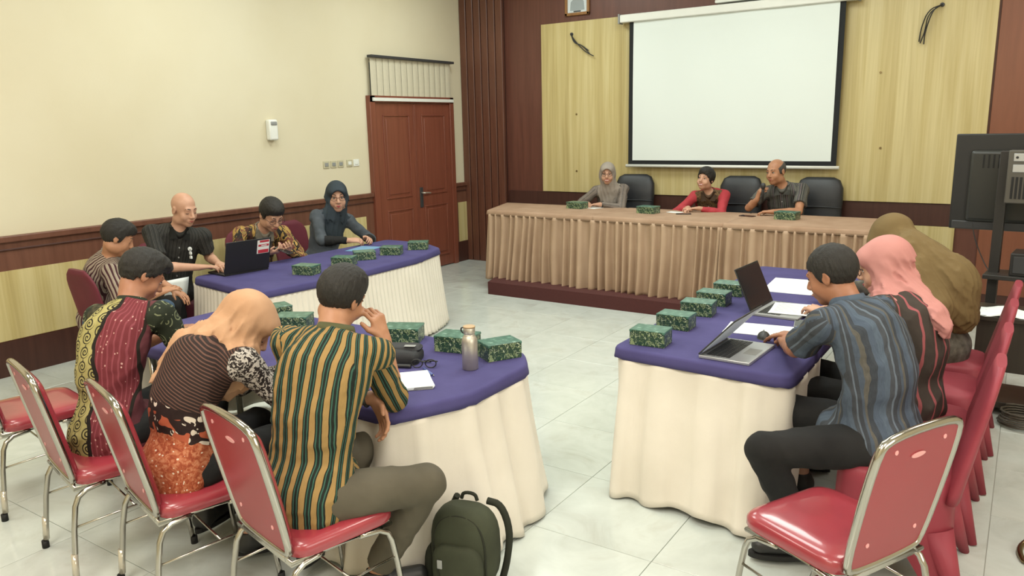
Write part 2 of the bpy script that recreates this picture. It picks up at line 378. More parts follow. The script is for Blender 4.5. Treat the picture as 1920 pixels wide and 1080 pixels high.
# projector screen
ps = empty('projector_screen', 'large white pull-down projector screen with black border', 'projector screen', (-2.89, WY - .12, 1.33))
obj('screen_case', xbox((-1.30, -.045, 1.68), (1.30, .05, 1.77), .012), M['white'], ps)
obj('border', xbox((-1.19, -.002, .035), (1.19, .002, 1.7)), plain('black_border', '15181b', .8), ps)
bm = bmesh.new(); nx, nz = 40, 24
vv = [[bm.verts.new((-1.135 + 2.27 * i / nx, -.005 - .006 * math.sin(i * .22 + j * .11) ** 2, .085 + 1.60 * j / nz)) for i in range(nx + 1)] for j in range(nz + 1)]
for j in range(nz):
    for i in range(nx): bm.faces.new((vv[j][i], vv[j][i + 1], vv[j + 1][i + 1], vv[j + 1][i])).smooth = True
obj('screen_fabric', bm, M['screenfab'], ps)
obj('bottom_bar', cyl(bmesh.new(), (-1.22, 0, .02), (1.22, 0, .02), .018), M['white'], ps)
for x in (-1.32, 1.30): obj('end_cap', xbox((x, -.05, 1.67), (x + .02, .055, 1.78), .004), M['grey'], ps)
pm = empty('projector_mount', 'dark grey device on a white bracket above the projector screen', 'bracket', (-2.75, WY - .1, 3.12))
obj('bracket', xbox((-.3, -.05, 0), (.28, .1, .03), .004), M['white'], pm); obj('device', xbox((-.17, -.06, .03), (.2, .1, .12), .012), M['dgrey'], pm)
for nm, pts, lab in (('wire', [(-4.9, -.05, 2.95), (-4.84, -.07, 2.86), (-4.76, -.05, 2.82), (-4.64, -.06, 2.74)], 'loose black wires from the veneer panel left of the screen'),
                     ('wire', [(-.85, -.05, 2.9), (-.95, -.1, 2.84), (-1.0, -.06, 2.7), (-1.03, -.05, 2.58)], 'loose black wires from the veneer panel right of the screen')):
    we = empty('loose_wires', lab, 'wire', (0, WY, 0))
    for q in range(3):
        pp = [(x + random.uniform(-.02, .02) * (i > 0) + q * .012 * i * .7, y - .01 * q, z + random.uniform(-.03, .03) * (i > 0) - q * .03 * (i > 1)) for i, (x, y, z) in enumerate(pts)]
        obj('wire', tube(bmesh.new(), pp, .006, 6, sub=2), M['black'], we)
    obj('wire_outlet', cyl(bmesh.new(), (pts[0][0], -.05, pts[0][2]), (pts[0][0], -.035, pts[0][2]), .02, 12), M['dgrey'], we)
# ------------------------------------------------------------------ tables, cloths, skirts
def resample(pts, step, closed=False):
    P = [Vector((p[0], p[1])) for p in pts]
    if closed: P.append(P[0])
    out = []; acc = 0.0
    for a, b in zip(P, P[1:]):
        L = (b - a).length
        while acc <= L and L > 1e-9: out.append(a.lerp(b, acc / L)); acc += step
        acc -= L
    return out
def top_cloth(pts, ztop, lip, m, rad=.06, thick_in=0.0):
    P = round_poly([(x, y, 0) for x, y in pts], rad, 6); c = sum(P, Vector()) / len(P)
    bm = bmesh.new()
    def ring(off, z, wob=0.0):
        L = len(P); r = []
        for i, p in enumerate(P):
            t = (P[(i + 1) % L] - P[i - 1]).normalized(); n = Vector((t.y, -t.x, 0))
            r.append(bm.verts.new((p.x + n.x * off, p.y + n.y * off, z + wob * math.sin(i * 1.7))))
        return r
    R = [ring(-.03, ztop), ring(-.004, ztop), ring(.006, ztop - .004), ring(.012, ztop - .014), ring(.014, ztop - lip * .6, .0015), ring(.018, ztop - lip, .003), ring(-.002, ztop - lip, 0), ring(-.002, ztop - .02), ring(-.03, ztop - .012)]
    for a, b in zip(R, R[1:]):
        for i in range(len(P)): bm.faces.new((a[i], b[i], b[(i + 1) % len(P)], a[(i + 1) % len(P)])).smooth = True
    bm.faces.new(R[0]); bm.faces.new(R[-1][::-1])
    bmesh.ops.recalc_face_normals(bm, faces=bm.faces[:])
    return bm
def skirt(path, zt, zb, flare, amp, per, irr, seed, step=.012, closed=False, rag=.006, off=.0, fv=None):
    rnd = random.Random(seed); P = resample(path, step, closed); L = len(P); bm = bmesh.new(); rows = 22
    ph = 0; phs = []
    f = 1.0
    for i in range(L):
        if i % 8 == 0: f = 1 + rnd.uniform(-irr, irr)
        ph += 2 * PI * step / per * f; phs.append(ph)
    slow = [rnd.uniform(0, 6.28) for _ in range(4)]
    G_ = []
    for j in range(rows + 1):
        t = j / rows; row = []
        for i, p in enumerate(P):
            a = P[max(i - 1, 0)]; b = P[min(i + 1, L - 1)]
            a = P[max(i - 4, 0)]; b = P[min(i + 4, L - 1)]
            tg = (b - a).normalized(); n = Vector((tg.y, -tg.x))
            k = amp * (.45 + .75 * t ** .7); s = math.sin(phs[i] + .6 * math.sin(t * 3 + i * .03)); s = math.copysign(abs(s) ** .75, s)
            w = k * s + amp * .6 * t * math.sin(i * step * 7 + slow[0] + t) + (flare * t ** 1.3 if fv is None else 0)
            z = zt + (zb - zt) * t + (rag * math.sin(i * step * 9 + slow[1]) + rag * .5 * math.sin(i * step * 31)) * t * t
            q = p + n * (w + off + .008)
            if fv: q = q + Vector((n.x * fv[0], n.y * fv[1])) * t ** 1.3
            row.append(bm.verts.new((q.x, q.y, z)))
        G_.append(row)
    for a, b in zip(G_, G_[1:]):
        for i in range(L - 1): bm.faces.new((a[i], b[i], b[i + 1], a[i + 1])).smooth = True
    me = bpy.data.meshes.new('skirt'); bm.to_mesh(me); bm.free(); return me
def solid(o, t):
    m = o.modifiers.new('solid', 'SOLIDIFY'); m.thickness = t; m.offset = -1; return o
def table_body(lab, pts, zt, legs, z0=0.0):
    t = empty('conference_table', lab, 'table', (0, 0, 0))
    P = round_poly([(x, y, 0) for x, y in pts], .05, 4); c = sum(P, Vector()) / len(P)
    P = [c + (p - c) * .995 for p in P]
    obj('tabletop', prism(bmesh.new(), [(p.x, p.y) for p in P], zt - .04, zt - .013), M['grey'], t)
    for x, y in legs: obj('leg', cyl(bmesh.new(), (x, y, z0), (x, y, zt - .04), .02, 12), M['chrome'], t)
    return t
UL = [(-5.45, 3.62), (-4.50, 3.47), (-4.42, 4.3), (-4.46, 5.2), (-4.60, 5.66), (-4.95, 5.86), (-5.45, 5.86)]
LT = [(-4.25, 2.28), (-2.9, 2.18), (-2.06, 2.17), (-1.91, 2.52), (-1.92, 2.98), (-2.05, 3.15), (-4.25, 3.14)]
RT = [(-1.69, 3.46), (-.80, 3.40), (-.80, 6.02), (-1.69, 6.05)]
ZT = .735
table_body('table along the cream wall, under purple cloth and white skirt', UL, ZT, [(-5.3, 3.75), (-4.62, 3.65), (-4.65, 5.5), (-5.3, 5.7)])
table_body('table at the foot of the U, in front of the four chrome chairs', LT, ZT, [(-4.1, 2.4), (-2.25, 2.4), (-2.25, 2.95), (-4.1, 2.95)])
table_body('table on the right side of the U, beside the covered red chairs', RT, ZT, [(-1.55, 3.6), (-.92, 3.6), (-.92, 5.85), (-1.55, 5.85)])
for pts, lab in ((UL, 'purple tablecloth on the far table along the cream wall'), (LT, 'purple tablecloth on the near table with the steel bottle'), (RT, 'purple tablecloth on the right table with the open laptops')):
    tag(obj('tablecloth', top_cloth(pts, ZT, .055, M['purple']), M['purple']), lab, 'tablecloth', 'purple tablecloths')
zs = ZT - .05
def path_of(pts, rad=.07): return [(p.x, p.y) for p in round_poly([(x, y, 0) for x, y in pts], rad, 6)]
def open_path(pts, rad=.08):
    Q = [Vector((x, y, 0)) for x, y in pts]; out = [Q[0]]
    for a, b, c in zip(Q, Q[1:], Q[2:]):
        p1 = b + (a - b).normalized() * min(rad, (a - b).length * .45); p2 = b + (c - b).normalized() * min(rad, (c - b).length * .45)
        for k in range(6): t = k / 5; out.append((1 - t) ** 2 * p1 + 2 * t * (1 - t) * b + t * t * p2)
    out.append(Q[-1]); return [(p.x, p.y) for p in out]
s = obj('table_skirt', skirt(open_path(UL[:6] + [(-5.2, 5.86)]), zs, .02, .07, .007, .055, .3, 3, .009), M['whitecloth']); solid(s, .002)
tag(s, 'finely pleated white skirt around the far table along the cream wall', 'table skirt', 'white table skirts')
s = obj('table_skirt', skirt(open_path([(-2.45, 2.19)] + LT[2:6] + [(-4.2, 3.14), (-4.25, 2.4)]), zs, .02, .10, .017, .21, .5, 5, .012, rag=.012), M['whitecloth']); solid(s, .002)
tag(s, 'loosely hanging cream skirt of the near table beside the backpack', 'table skirt', 'white table skirts')
s = obj('table_skirt', skirt(open_path([(-1.69, 6.0)] + [RT[0], (-.80, 3.40), (-.79, 3.95)]), zs, .02, .07, .016, .19, .45, 9, .012, rag=.012, fv=(-.03, .17)), M['whitecloth']); solid(s, .002)
tag(s, 'cream skirt with broad folds around the right table', 'table skirt', 'white table skirts')
# head table: three tables side by side on the dais
ZH = .91; XS = [-5.18, -3.78, -2.38, -.98]; labs = ['left', 'middle', 'right']
for k in range(3):
    a, b = XS[k], XS[k + 1]; yf = 7.27 - .05 * k if k < 2 else 7.17; yg = [7.27, 7.2, 7.17, 7.17]; y0, y1 = yg[k], yg[k + 1]
    lft = a + .003; pts = [(lft, y0), (b - .003, y1), (b - .003, 8.08), (lft - (.28 if k == 0 else 0), 8.1)]
    table_body('%s section of the long brown-skirted head table' % labs[k], pts, ZH, [(a + .1, 7.4), (b - .1, 7.4), (b - .1, 7.95), (a + .1, 7.95)], dz)
    o = obj('tablecloth', top_cloth(pts, ZH, .05, M['browntop'], .03), M['browntop']); tag(o, ['brown top cloth at the left end of the head table', 'brown top cloth at the middle of the head table', 'brown top cloth at the right end of the head table'][k], 'tablecloth', 'brown top cloths of the head table')
    pa = [(a - .012, y0), (b + .004, y1)] if k else [(a - .26, 8.05), (a + .01, y0), (b + .004, y1)]
    if k == 2: pa = [(a - .012, y0), (b - .01, y1), (b - .01, 8.0)]
    s = obj('table_skirt', skirt(open_path(pa, .04), ZH - .04, (.10, .125, .145)[k], .05, .038, .095, .55, 20 + k, .008, rag=.012, off=-.004), M['browncloth']); solid(s, .002)
    tag(s, 'deeply pleated brown satin skirt, %s section of the head table' % labs[k], 'table skirt', 'brown head table skirts')

# ------------------------------------------------------------------ chairs
def rbox2(w, d, z0, z1, rad, puff=0.012, taper=1.0):
    bm = bmesh.new(); P = round_poly([(-w / 2, -d / 2, 0), (w / 2, -d / 2, 0), (w / 2 * taper, d / 2, 0), (-w / 2 * taper, d / 2, 0)], rad, 6); L = len(P)
    R = []
    for s, z in ((.6, z1 + puff), (.85, z1 + puff * .75), (.96, z1), (1.0, z1 - .014), (1.0, z0 + .01), (.97, z0)):
        R.append([bm.verts.new((p.x * s, p.y * s, z)) for p in P])
    for a, b in zip(R, R[1:]):
        for i in range(L): bm.faces.new((a[i], b[i], b[(i + 1) % L], a[(i + 1) % L])).smooth = True
    c = bm.verts.new((0, 0, z1 + puff * 1.1))
    for i in range(L): bm.faces.new((R[0][i], R[0][(i + 1) % L], c)).smooth = True
    bm.faces.new(R[-1]); return bm
def make_banquet(lab, loc, rz, group='chrome banquet chairs with red backs'):
    t = empty('banquet_chair', lab, 'chair', loc, rz, group)
    seat = rbox2(.44, .42, .425, .475, .08); obj('seat', seat, M['red'], t)
    # back plane: from (y -.20,z .42) to (y -.31,z .92)
    def bp(u, v, o=0.0): return (u, -.205 - .105 * (v - .42) / .5 - o, v)
    # closed chrome loop round the back
    loop = [bp(-.15, .43), bp(-.195, .46), bp(-.208, .875), bp(-.165, .928), bp(.165, .928), bp(.208, .875), bp(.195, .46), bp(.15, .43)]
    obj('back_frame', tube(bmesh.new(), loop, .014, 10, closed=True, sub=2), M['chrome'], t)
    bm = bmesh.new(); P = [bp(-.145, .44), bp(-.187, .468), bp(-.199, .87), bp(-.16, .919), bp(.16, .919), bp(.199, .87), bp(.187, .468), bp(.145, .44)]
    P = chaikin(P, 2); rear = [bm.verts.new(p + Vector((0, -.006, 0))) for p in P]; fr = [bm.verts.new(p + Vector((0, .006, 0))) for p in P]
    bm.faces.new(rear); bm.faces.new(fr[::-1])
    for i in range(len(P)): bm.faces.new((rear[i], fr[i], fr[(i + 1) % len(P)], rear[(i + 1) % len(P)]))
    bmesh.ops.recalc_face_normals(bm, faces=bm.faces[:]); obj('back_panel', bm, M['redback'], t)
    # padded front of the backrest
    bm = bmesh.new(); R = []
    cc = sum(P, Vector()) / len(P)
    for s, o in ((.985, .006), (.98, .02), (.9, .034), (.5, .04)): R.append([bm.verts.new(cc + (p - cc) * s + Vector((0, o, 0))) for p in P])
    for a, b in zip(R, R[1:]):
        for i in range(len(P)): bm.faces.new((a[i], b[i], b[(i + 1) % len(P)], a[(i + 1) % len(P)])).smooth = True
    bm.faces.new(R[-1]); bmesh.ops.recalc_face_normals(bm, faces=bm.faces[:]); obj('back_pad', bm, M['red'], t)
    # oval grip plate and studs on the rear panel
    g = plain('pale_oval', 'e2a0a0', .4) if 'pale_oval' not in bpy.data.materials else bpy.data.materials['pale_oval']
    bm = cyl(bmesh.new(), (0, -.002, 0), (0, .003, 0), 1.0, 20)
    for v in bm.verts: v.co = Vector(bp(v.co.x * .034, .835 + v.co.z * .0095, .010 - (.004 if v.co.y > 0 else 0)))
    obj('grip_plate', bm, g, t)
    for u, v_ in ((-.12, .87), (.12, .87), (-.12, .53), (.12, .53)): obj('stud', cyl(bmesh.new(), bp(u, v_, .005), bp(u, v_, .0085), .008, 10), M['redback'] if 0 else g, t)
    # seat frame and legs
    obj('seat_frame', tube(bmesh.new(), [(-.2, -.215, .415), (.2, -.215, .415), (.205, .18, .415), (-.205, .18, .415)], .011, 8, closed=True, sub=0), M['chrome'], t)
    for s in (-1, 1):
        obj('leg', tube(bmesh.new(), [(s * .2, -.10, .412), (s * .205, -.2, .40), (s * .215, -.235, .33), (s * .235, -.27, .012)], .0115, 10, sub=1), M['chrome'], t)
        obj('leg', tube(bmesh.new(), [(s * .2, .05, .412), (s * .205, .16, .40), (s * .21, .19, .33), (s * .225, .225, .012)], .0115, 10, sub=1), M['chrome'], t)
        obj('side_rod', tube(bmesh.new(), [(s * .22, -.245, .26), (s * .215, .20, .28)], .005, 8), M['chrome'], t)
        for y in (-.272, .227): obj('rubber_foot', cyl(bmesh.new(), (s * .2355 if y < 0 else s * .2255, y, 0), (s * .235 if y < 0 else s * .225, y, .035), .0155, 12), M['rubber'], t)
        obj('tape_wrap', cyl(bmesh.new(), (s * .2345, -.2655, .04), (s * .229, -.2585, .15), .0135, 12), M['tape'], t)
    obj('cross_rod', tube(bmesh.new(), [(-.215, .0, .27), (.215, .0, .27)], .005, 8), M['chrome'], t)
    for s in (-1, 1): obj('back_bracket', tube(bmesh.new(), [(s * .15, -.205, .445), (s * .17, -.215, .415)], .009, 8), M['chrome'], t)
    return t
c0 = make_banquet('chrome banquet chair behind the man in the red and yellow batik shirt', (-3.32, 1.71, 0), -.22)
for lab, x, y, rz in (('chrome banquet chair behind the woman in the peach headscarf', -2.74, 1.73, -.25), ('chrome banquet chair behind the man in yellow and green stripes', -2.10, 1.80, -.22),
                      ('empty chrome banquet chair cut off by the left picture edge', -4.24, 1.82, -.15), ('empty chrome banquet chair with glossy red seat at the lower right', -.47, 2.67, 1.10)):
    c = copy_tree(c0); c.location = (x, y, 0); c.rotation_euler = (0, 0, rz); c['label'] = lab
# stretch-covered red chairs
def make_covered(lab, loc, rz):
    t = empty('covered_chair', lab, 'chair', loc, rz, 'red spandex-covered chairs')
    # cover: surface from back top down to the floor with pulled feet
    bm = bmesh.new(); N = 40
    def sec(z):
        # half sizes and y centre of the covered volume at height z
        if z > .50:
            k = (z - .5) / .45; return .21 - .02 * k ** 3, -.20 - .10 * k, .035
        return None
    rows = []
    zs_ = [.0, .06, .14, .24, .34, .42, .465]
    def foot(ang, z):
        # rounded rectangle seat skirt with the four corners drawn down and out
        c, s = math.cos(ang), math.sin(ang); n = 5
        r = 1 / ((abs(c) ** n + abs(s) ** n) ** (1 / n)); x, y = .215 * r * c, .215 * r * s
        corner = (abs(math.sin(2 * ang))) ** 3
        k = (1 - z / .465); x *= 1 + .12 * k * corner - .07 * k * (1 - corner); y *= 1 + .12 * k * corner - .07 * k * (1 - corner)
        zz = z + (1 - corner) * .20 * k ** 2.0
        return (x, y, zz)
    for z in zs_: rows.append([bm.verts.new(foot(2 * PI * (i + .5) / N, z)) for i in range(N)])
    for a, b in zip(rows, rows[1:]):
        for i in range(N): bm.faces.new((a[i], a[(i + 1) % N], b[(i + 1) % N], b[i])).smooth = True
    top = [bm.verts.new((v.co.x * .93, v.co.y * .93, .485)) for v in rows[-1]]
    for i in range(N): bm.faces.new((rows[-1][i], rows[-1][(i + 1) % N], top[(i + 1) % N], top[i])).smooth = True
    c = bm.verts.new((0, 0, .495))
    for i in range(N): bm.faces.new((top[i], top[(i + 1) % N], c)).smooth = True
    obj('seat_cover', bm, M['cover'], t)
    bm = bmesh.new(); R = []
    for k in range(13):
        u = k / 12; z = .40 + .54 * u; y = -.205 - .115 * u; hw = .212 if u < .75 else .212 * math.sqrt(max(0.02, 1 - ((u - .75) / .25) ** 2 * .75)); d = .032 * (1 - .45 * u)
        R.append([bm.verts.new((hw * math.copysign(abs(math.cos(a)) ** .55, math.cos(a)), y + d * math.copysign(abs(math.sin(a)) ** .8, math.sin(a)), z)) for a in [2 * PI * i / 28 for i in range(28)]])
    for a, b in zip(R, R[1:]):
        for i in range(28): bm.faces.new((a[i], a[(i + 1) % 28], b[(i + 1) % 28], b[i])).smooth = True
    bm.faces.new(R[0][::-1]); bm.faces.new(R[-1]); obj('back_cover', bm, M['cover'], t)
    for sx in (-1, 1):
        for sy in (-1, 1): obj('foot_pocket', cyl(bmesh.new(), (sx * .240, sy * .240 - (.03 if sy < 0 else 0), 0), (sx * .165, sy * .165, .27), .018, 14, .062), M['cover'], t)
    return t
cc0 = make_covered('red spandex-covered chair under the man in the blue-grey shirt', (-.34, 3.36, 0), PI / 2 + .03)
for lab, y, x in (('red spandex-covered chair under the woman in the pink headscarf', 3.92, -.33), ('empty red spandex-covered chair beyond the pink headscarf', 4.48, -.32), ('farthest red spandex-covered chair, under the person in brown', 5.02, -.31)):
    c = copy_tree(cc0); c.location = (x, y, 0); c['label'] = lab
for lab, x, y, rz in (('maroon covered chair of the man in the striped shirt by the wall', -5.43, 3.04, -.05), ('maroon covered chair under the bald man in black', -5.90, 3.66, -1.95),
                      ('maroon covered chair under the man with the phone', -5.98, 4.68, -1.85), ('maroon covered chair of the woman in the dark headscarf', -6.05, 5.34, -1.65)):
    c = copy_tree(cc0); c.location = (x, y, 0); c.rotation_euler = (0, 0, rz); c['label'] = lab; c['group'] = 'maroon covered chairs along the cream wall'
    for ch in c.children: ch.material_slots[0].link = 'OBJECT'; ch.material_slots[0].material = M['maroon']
# black executive chairs on the dais
def exec_chair(lab, loc, rz):
    t = empty('executive_chair', lab, 'chair', loc, rz, 'black leather executive chairs')
    bm = bmesh.new(); R = []; N = 28
    prof = [(.0, .20, .05), (.03, .23, .065), (.18, .24, .075), (.34, .235, .065), (.42, .24, .075), (.56, .235, .07), (.64, .20, .05), (.67, .14, .03)]
    for z, hw, d in prof:
        R.append([bm.verts.new((hw * math.copysign(abs(math.cos(a)) ** .6, math.cos(a)), -.23 - .10 * z + d * math.copysign(abs(math.sin(a)) ** .7, math.sin(a)), .44 + z)) for a in [2 * PI * i / N for i in range(N)]])
    for a, b in zip(R, R[1:]):
        for i in range(N): bm.faces.new((a[i], a[(i + 1) % N], b[(i + 1) % N], b[i])).smooth = True
    bm.faces.new(R[0][::-1]); bm.faces.new(R[-1]); obj('backrest', bm, M['leather'], t)
    obj('seam', tube(bmesh.new(), [(-.235, -.2, .80), (0, -.185, .81), (.235, -.2, .80)], .006, 8, sub=1), M['leather'], t)
    obj('seat', rbox2(.5, .48, .36, .45, .09, .02), M['leather'], t)
    for s in (-1, 1): obj('armrest', tube(bmesh.new(), [(s * .25, -.22, .62), (s * .27, .0, .64), (s * .27, .14, .6), (s * .26, .12, .42)], .022, 10, sub=2), M['black'], t)
    obj('column', cyl(bmesh.new(), (0, 0, .08), (0, 0, .37), .03, 14), M['chrome'], t)
    for k in range(5):
        a = 2 * PI * k / 5 + .3; x, y = math.cos(a) * .25, math.sin(a) * .25
        sp = obj('base_spoke', tube(bmesh.new(), [(0, 0, .10), (x, y, .07)], [.022, .014], 8), M['black'], t)
        obj('caster', cyl(bmesh.new(), (x - .02, y, .027), (x + .02, y, .027), .027, 12), M['black'], sp)
    return t
exec_chair('black leather executive chair behind the woman in the grey headscarf', (-3.93, 8.40, dz), PI + .15)
exec_chair('black leather executive chair behind the woman in red', (-2.68, 8.40, dz), PI)
exec_chair('black leather executive chair behind the man with the microphone', (-1.83, 8.40, dz), PI + .05)

# ------------------------------------------------------------------ snack boxes
def snack(lab, x, y, z, rz, grp, w=.185, d=.13, h=.075, i=0):
    t = empty('snack_box', lab, 'box', (x, y, z), rz, grp)
    obj('carton', xbox((-w / 2, -d / 2, 0), (w / 2, d / 2, h - .004), .002, 1), M['boxside'], t)
    obj('lid', xbox((-w / 2 - .0015, -d / 2 - .0015, h - .012), (w / 2 + .0015, d / 2 + .0015, h), .002, 1), M['boxtop'], t)
    obj('lid_flap', xbox((-w / 2 + .012, -d / 2 - .003, h - .02), (w / 2 - .012, -d / 2 - .0015, h - .002), .001, 1), M['boxside'], t)
    return t
s0 = snack('green printed snack box nearest the bald man on the far purple table', -4.72, 4.13, ZT, .25, 'snack boxes on the far purple table')
def snk(lab, x, y, rz, grp, z=ZT, sx=1, sz=1):
    c = copy_tree(s0); c.location = (x, y, z); c.rotation_euler = (0, 0, rz); c['label'] = lab; c['group'] = grp; c.scale = (sx, sx, sz); return c
g1 = 'snack boxes on the far purple table'
for lab, x, y, rz in (('green snack box second from the left on the far purple table', -4.74, 4.56, .45), ('green snack box in the middle of the row on the far purple table', -4.80, 4.86, .9),
                      ('green snack box by the clasped hands, far purple table', -4.76, 5.17, .5), ('green snack box at the right end of the far purple table', -4.74, 5.52, .6)):
    snk(lab, x, y, rz, g1)
g2 = 'snack boxes on the near purple table'
snk('green snack box furthest left on the near purple table', -3.78, 3.02, 1.2, g2, sx=1.06)
snk('green snack box second from the left on the near purple table', -3.48, 2.92, .5, g2, sx=1.06)
snk('green snack box behind the raised forearm on the near table', -2.72, 3.01, .45, g2, sx=1.08, sz=1.12)
snk('green snack box just left of the steel bottle', -2.36, 3.02, .22, g2, sx=1.08, sz=1.12)
snk('green snack box just right of the steel bottle, at the table end', -2.10, 3.02, 1.05, g2, sx=.98, sz=1.12)
g3 = 'snack boxes on the right purple table'
for lab, x, y in (('green snack box nearest the camera on the right table', -1.55, 3.60), ('second nearest green snack box on the right table', -1.56, 3.97), ('middle green snack box on the right table', -1.56, 4.32),
                  ('second farthest green snack box on the right table', -1.57, 4.62), ('farthest green snack box, beside the dark open laptop', -1.57, 4.93)):
    snk(lab, x, y, .05 + random.uniform(-.06, .06), g3, sz=1.1)
g4 = 'snack boxes on the head table'
for lab, x, y in (('green snack box in front of the woman in the grey headscarf', -4.30, 7.82), ('green snack box between the two women at the head table', -3.36, 7.68), ('green snack box in front of the man with the microphone', -1.92, 7.70)):
    snk(lab, x, y, -.1, g4, ZH, sx=1.12)

# ------------------------------------------------------------------ laptops, papers and small things
def laptop(lab, loc, rz, w, d, ang, base_m, lid_m, scr_m, lidh=None):
    # origin at hinge centre; the base runs toward -y, the screen rises from y = 0 and leans to +y
    t = empty('laptop', lab, 'laptop', loc, rz)
    b = obj('base', xbox((-w / 2, -d, 0), (w / 2, 0, .016), .004), base_m, t)
    kb = bmesh.new()
    for r in range(5):
        for c in range(14):
            x = -w * .43 + c * w * .0625; y = -d * .12 - r * d * .095
            box(kb, (x, y - d * .08, .016), (x + w * .053, y, .0185))
    k = obj('keyboard', kb, M['black'], b); k['kind'] = 'stuff'
    obj('touchpad', xbox((-w * .14, -d * .93, .016), (w * .14, -d * .68, .0168)), M['grey'], b)
    s = obj('screen_lid', xbox((-w / 2, 0, 0), (w / 2, .007, lidh or d * .98), .003), lid_m, t); s.location = (0, -.002, .016); s.rotation_euler = (-ang, 0, 0)
    obj('display', xbox((-w * .475, -.002, .02), (w * .475, 0.0, (lidh or d * .98) - .012)), scr_m, s)
    return t, s
scr = emis('lit_display', 'aab2b8', .35); dsc = plain('dark_display', '202428', .15)
l1, s1 = laptop('black laptop with a red and white sticker before the bald man', (-5.20, 3.93, ZT), PI / 2 - .16 + PI, .40, .25, .28, M['black'], M['black'], scr, .27)
l1.rotation_euler = (0, 0, -PI / 2 - .12)
st = obj('sticker', xbox((-.185, .007, .14), (-.075, .0085, .255)), M['white'], s1)
for z in (.155, .20, .235): obj('red_print', xbox((-.18, .0085, z - .012 * (z < .2)), (-.085 - .01 * (z > .2), .0092, z + .018)), plain('red_print', 'b8343f', .5), s1)
obj('white_print', xbox((-.16, .0092, .205), (-.11, .0096, .212)), M['white'], s1)
l2, s2 = laptop('open laptop with a dark lid and papers on its keyboard', (-1.27, 4.62, ZT), PI / 2 - .06, .38, .27, .42, M['grey'], M['black'], dsc, .27)
l3, s3 = laptop('silver laptop nearest the camera with its screen half closed', (-1.24, 3.66, ZT), PI / 2 - .05, .37, .25, -.75, M['silver'], M['dgrey'], scr, .26)
def sheet(name, lab, cat, x, y, rz, w, d, m=None, z=ZT, n=2, th=.0015, grp=None):
    t = empty(name, lab, cat, (x, y, z), rz, grp)
    for i in range(n): o = obj('page', xbox((-w / 2, -d / 2, i * th), (w / 2, d / 2, i * th + th * .9)), m or M['paper'], t); o.rotation_euler = (0, 0, .03 * i)
    return t
def lines(t, w, d, z):
    bm = bmesh.new()
    for k in range(9): box(bm, (-w * .4, d * .38 - k * d * .085, z), (w * (.38 if k % 3 else .2), d * .385 - k * d * .085 + .0025, z + .0004))
    o = obj('printed_lines', bm, M['grey'], t); o['kind'] = 'stuff'
p = sheet('paper_sheet', 'white papers lying on the keyboard of the dark laptop', 'paper', -1.10, 4.62, .1, .22, .29, z=ZT + .0185); lines(p, .22, .29, .003)
sheet('paper_sheet', 'white paper sheets between the two open laptops', 'paper', -1.15, 4.13, .1, .34, .24)
sheet('paper_sheet', 'white papers at the far end of the right table', 'paper', -1.28, 5.38, .05, .32, .5)
p = sheet('notebook', 'white notebook beside the elbow on the near table', 'notebook', -2.22, 2.50, .75, .17, .23, n=4, th=.0035)
obj('corner_edge', xbox((-.085, -.115, .0), (.085, -.113, .013)), M['grey'], p)
pn = empty('pen', 'blue-grey pen lying above the white notebook', 'pen', (-2.24, 2.64, ZT + .006), -.5)
obj('barrel', cyl(bmesh.new(), (-.065, 0, 0), (.05, 0, 0), .005, 10), plain('pen_blue', '5a6aa8', .3), pn); obj('tip', cyl(bmesh.new(), (.05, 0, 0), (.065, 0, 0), .004, 10, .001), M['chrome'], pn)
p = sheet('folder', 'light blue folder before the woman in the dark headscarf', 'folder', -5.22, 5.28, .2, .22, .31, plain('folder_blue', '6f9fc4', .4), n=2)
sheet('paper_sheet', 'white paper under the hand of the woman in the grey headscarf', 'paper', -4.16, 7.93, -.3, .21, .15, z=ZH)
sheet('paper_sheet', 'small white paper beside the hand of the woman in red', 'paper', -3.12, 7.84, -.2, .16, .10, z=ZH)
def phone(lab, x, y, z, rz, m=None):
    t = empty('phone', lab, 'phone', (x, y, z), rz); obj('phone_case', xbox((-.038, -.078, 0), (.038, .078, .008), .005), m or M['black'], t)
    obj('phone_screen', xbox((-.034, -.073, .008), (.034, .073, .0088)), dsc, t); return t
phone('black phone beneath the hands of the woman in red', -2.98, 7.72, ZH, -1.2)
phone('dark brown phone by the hand of the man with the microphone', -2.33, 7.78, ZH, 1.3, plain('brown_case', '4a2f26', .4))
ph = phone('phone held by the man in the brown batik shirt', -5.33, 4.42, .835, -1.4); ph.rotation_euler = (.35, 0, 1.9)
phone('silver-edged phone at the corner of the dark laptop', -.98, 4.36, ZT, .2, M['grey'])
ms = empty('computer_mouse', 'black computer mouse beside the silver laptop', 'mouse', (-1.08, 3.98, ZT), .3)
bm = bmesh.new(); bmesh.ops.create_uvsphere(bm, u_segments=20, v_segments=12, radius=1, matrix=Matrix.Diagonal((.034, .058, .036, 1)))
bmesh.ops.bisect_plane(bm, geom=bm.verts[:] + bm.edges[:] + bm.faces[:], plane_co=(0, 0, 0), plane_no=(0, 0, -1), clear_outer=True); smooth(bm)
obj('mouse_shell', bm, M['black'], ms); obj('scroll_wheel', cyl(bmesh.new(), (-.004, .03, .03), (.004, .03, .03), .008, 12), M['grey'], ms)
bt = empty('steel_bottle', 'brushed steel water bottle on the near table end', 'bottle', (-2.11, 2.79, ZT)); bt.scale = (.92, .92, .83)
obj('bottle_body', lathe([(.036, 0), (.041, .004), (.041, .16), (.039, .175), (.032, .192), (.027, .2), (.027, .206)]), M['steel'], bt)
obj('bottle_cap', lathe([(.028, .206), (.030, .21), (.030, .24), (.028, .243)]), M['steel'], bt)
obj('cap_disc', lathe([(.031, .243), (.0315, .25), (.029, .252)]), plain('bamboo', 'b59a76', .5), bt)
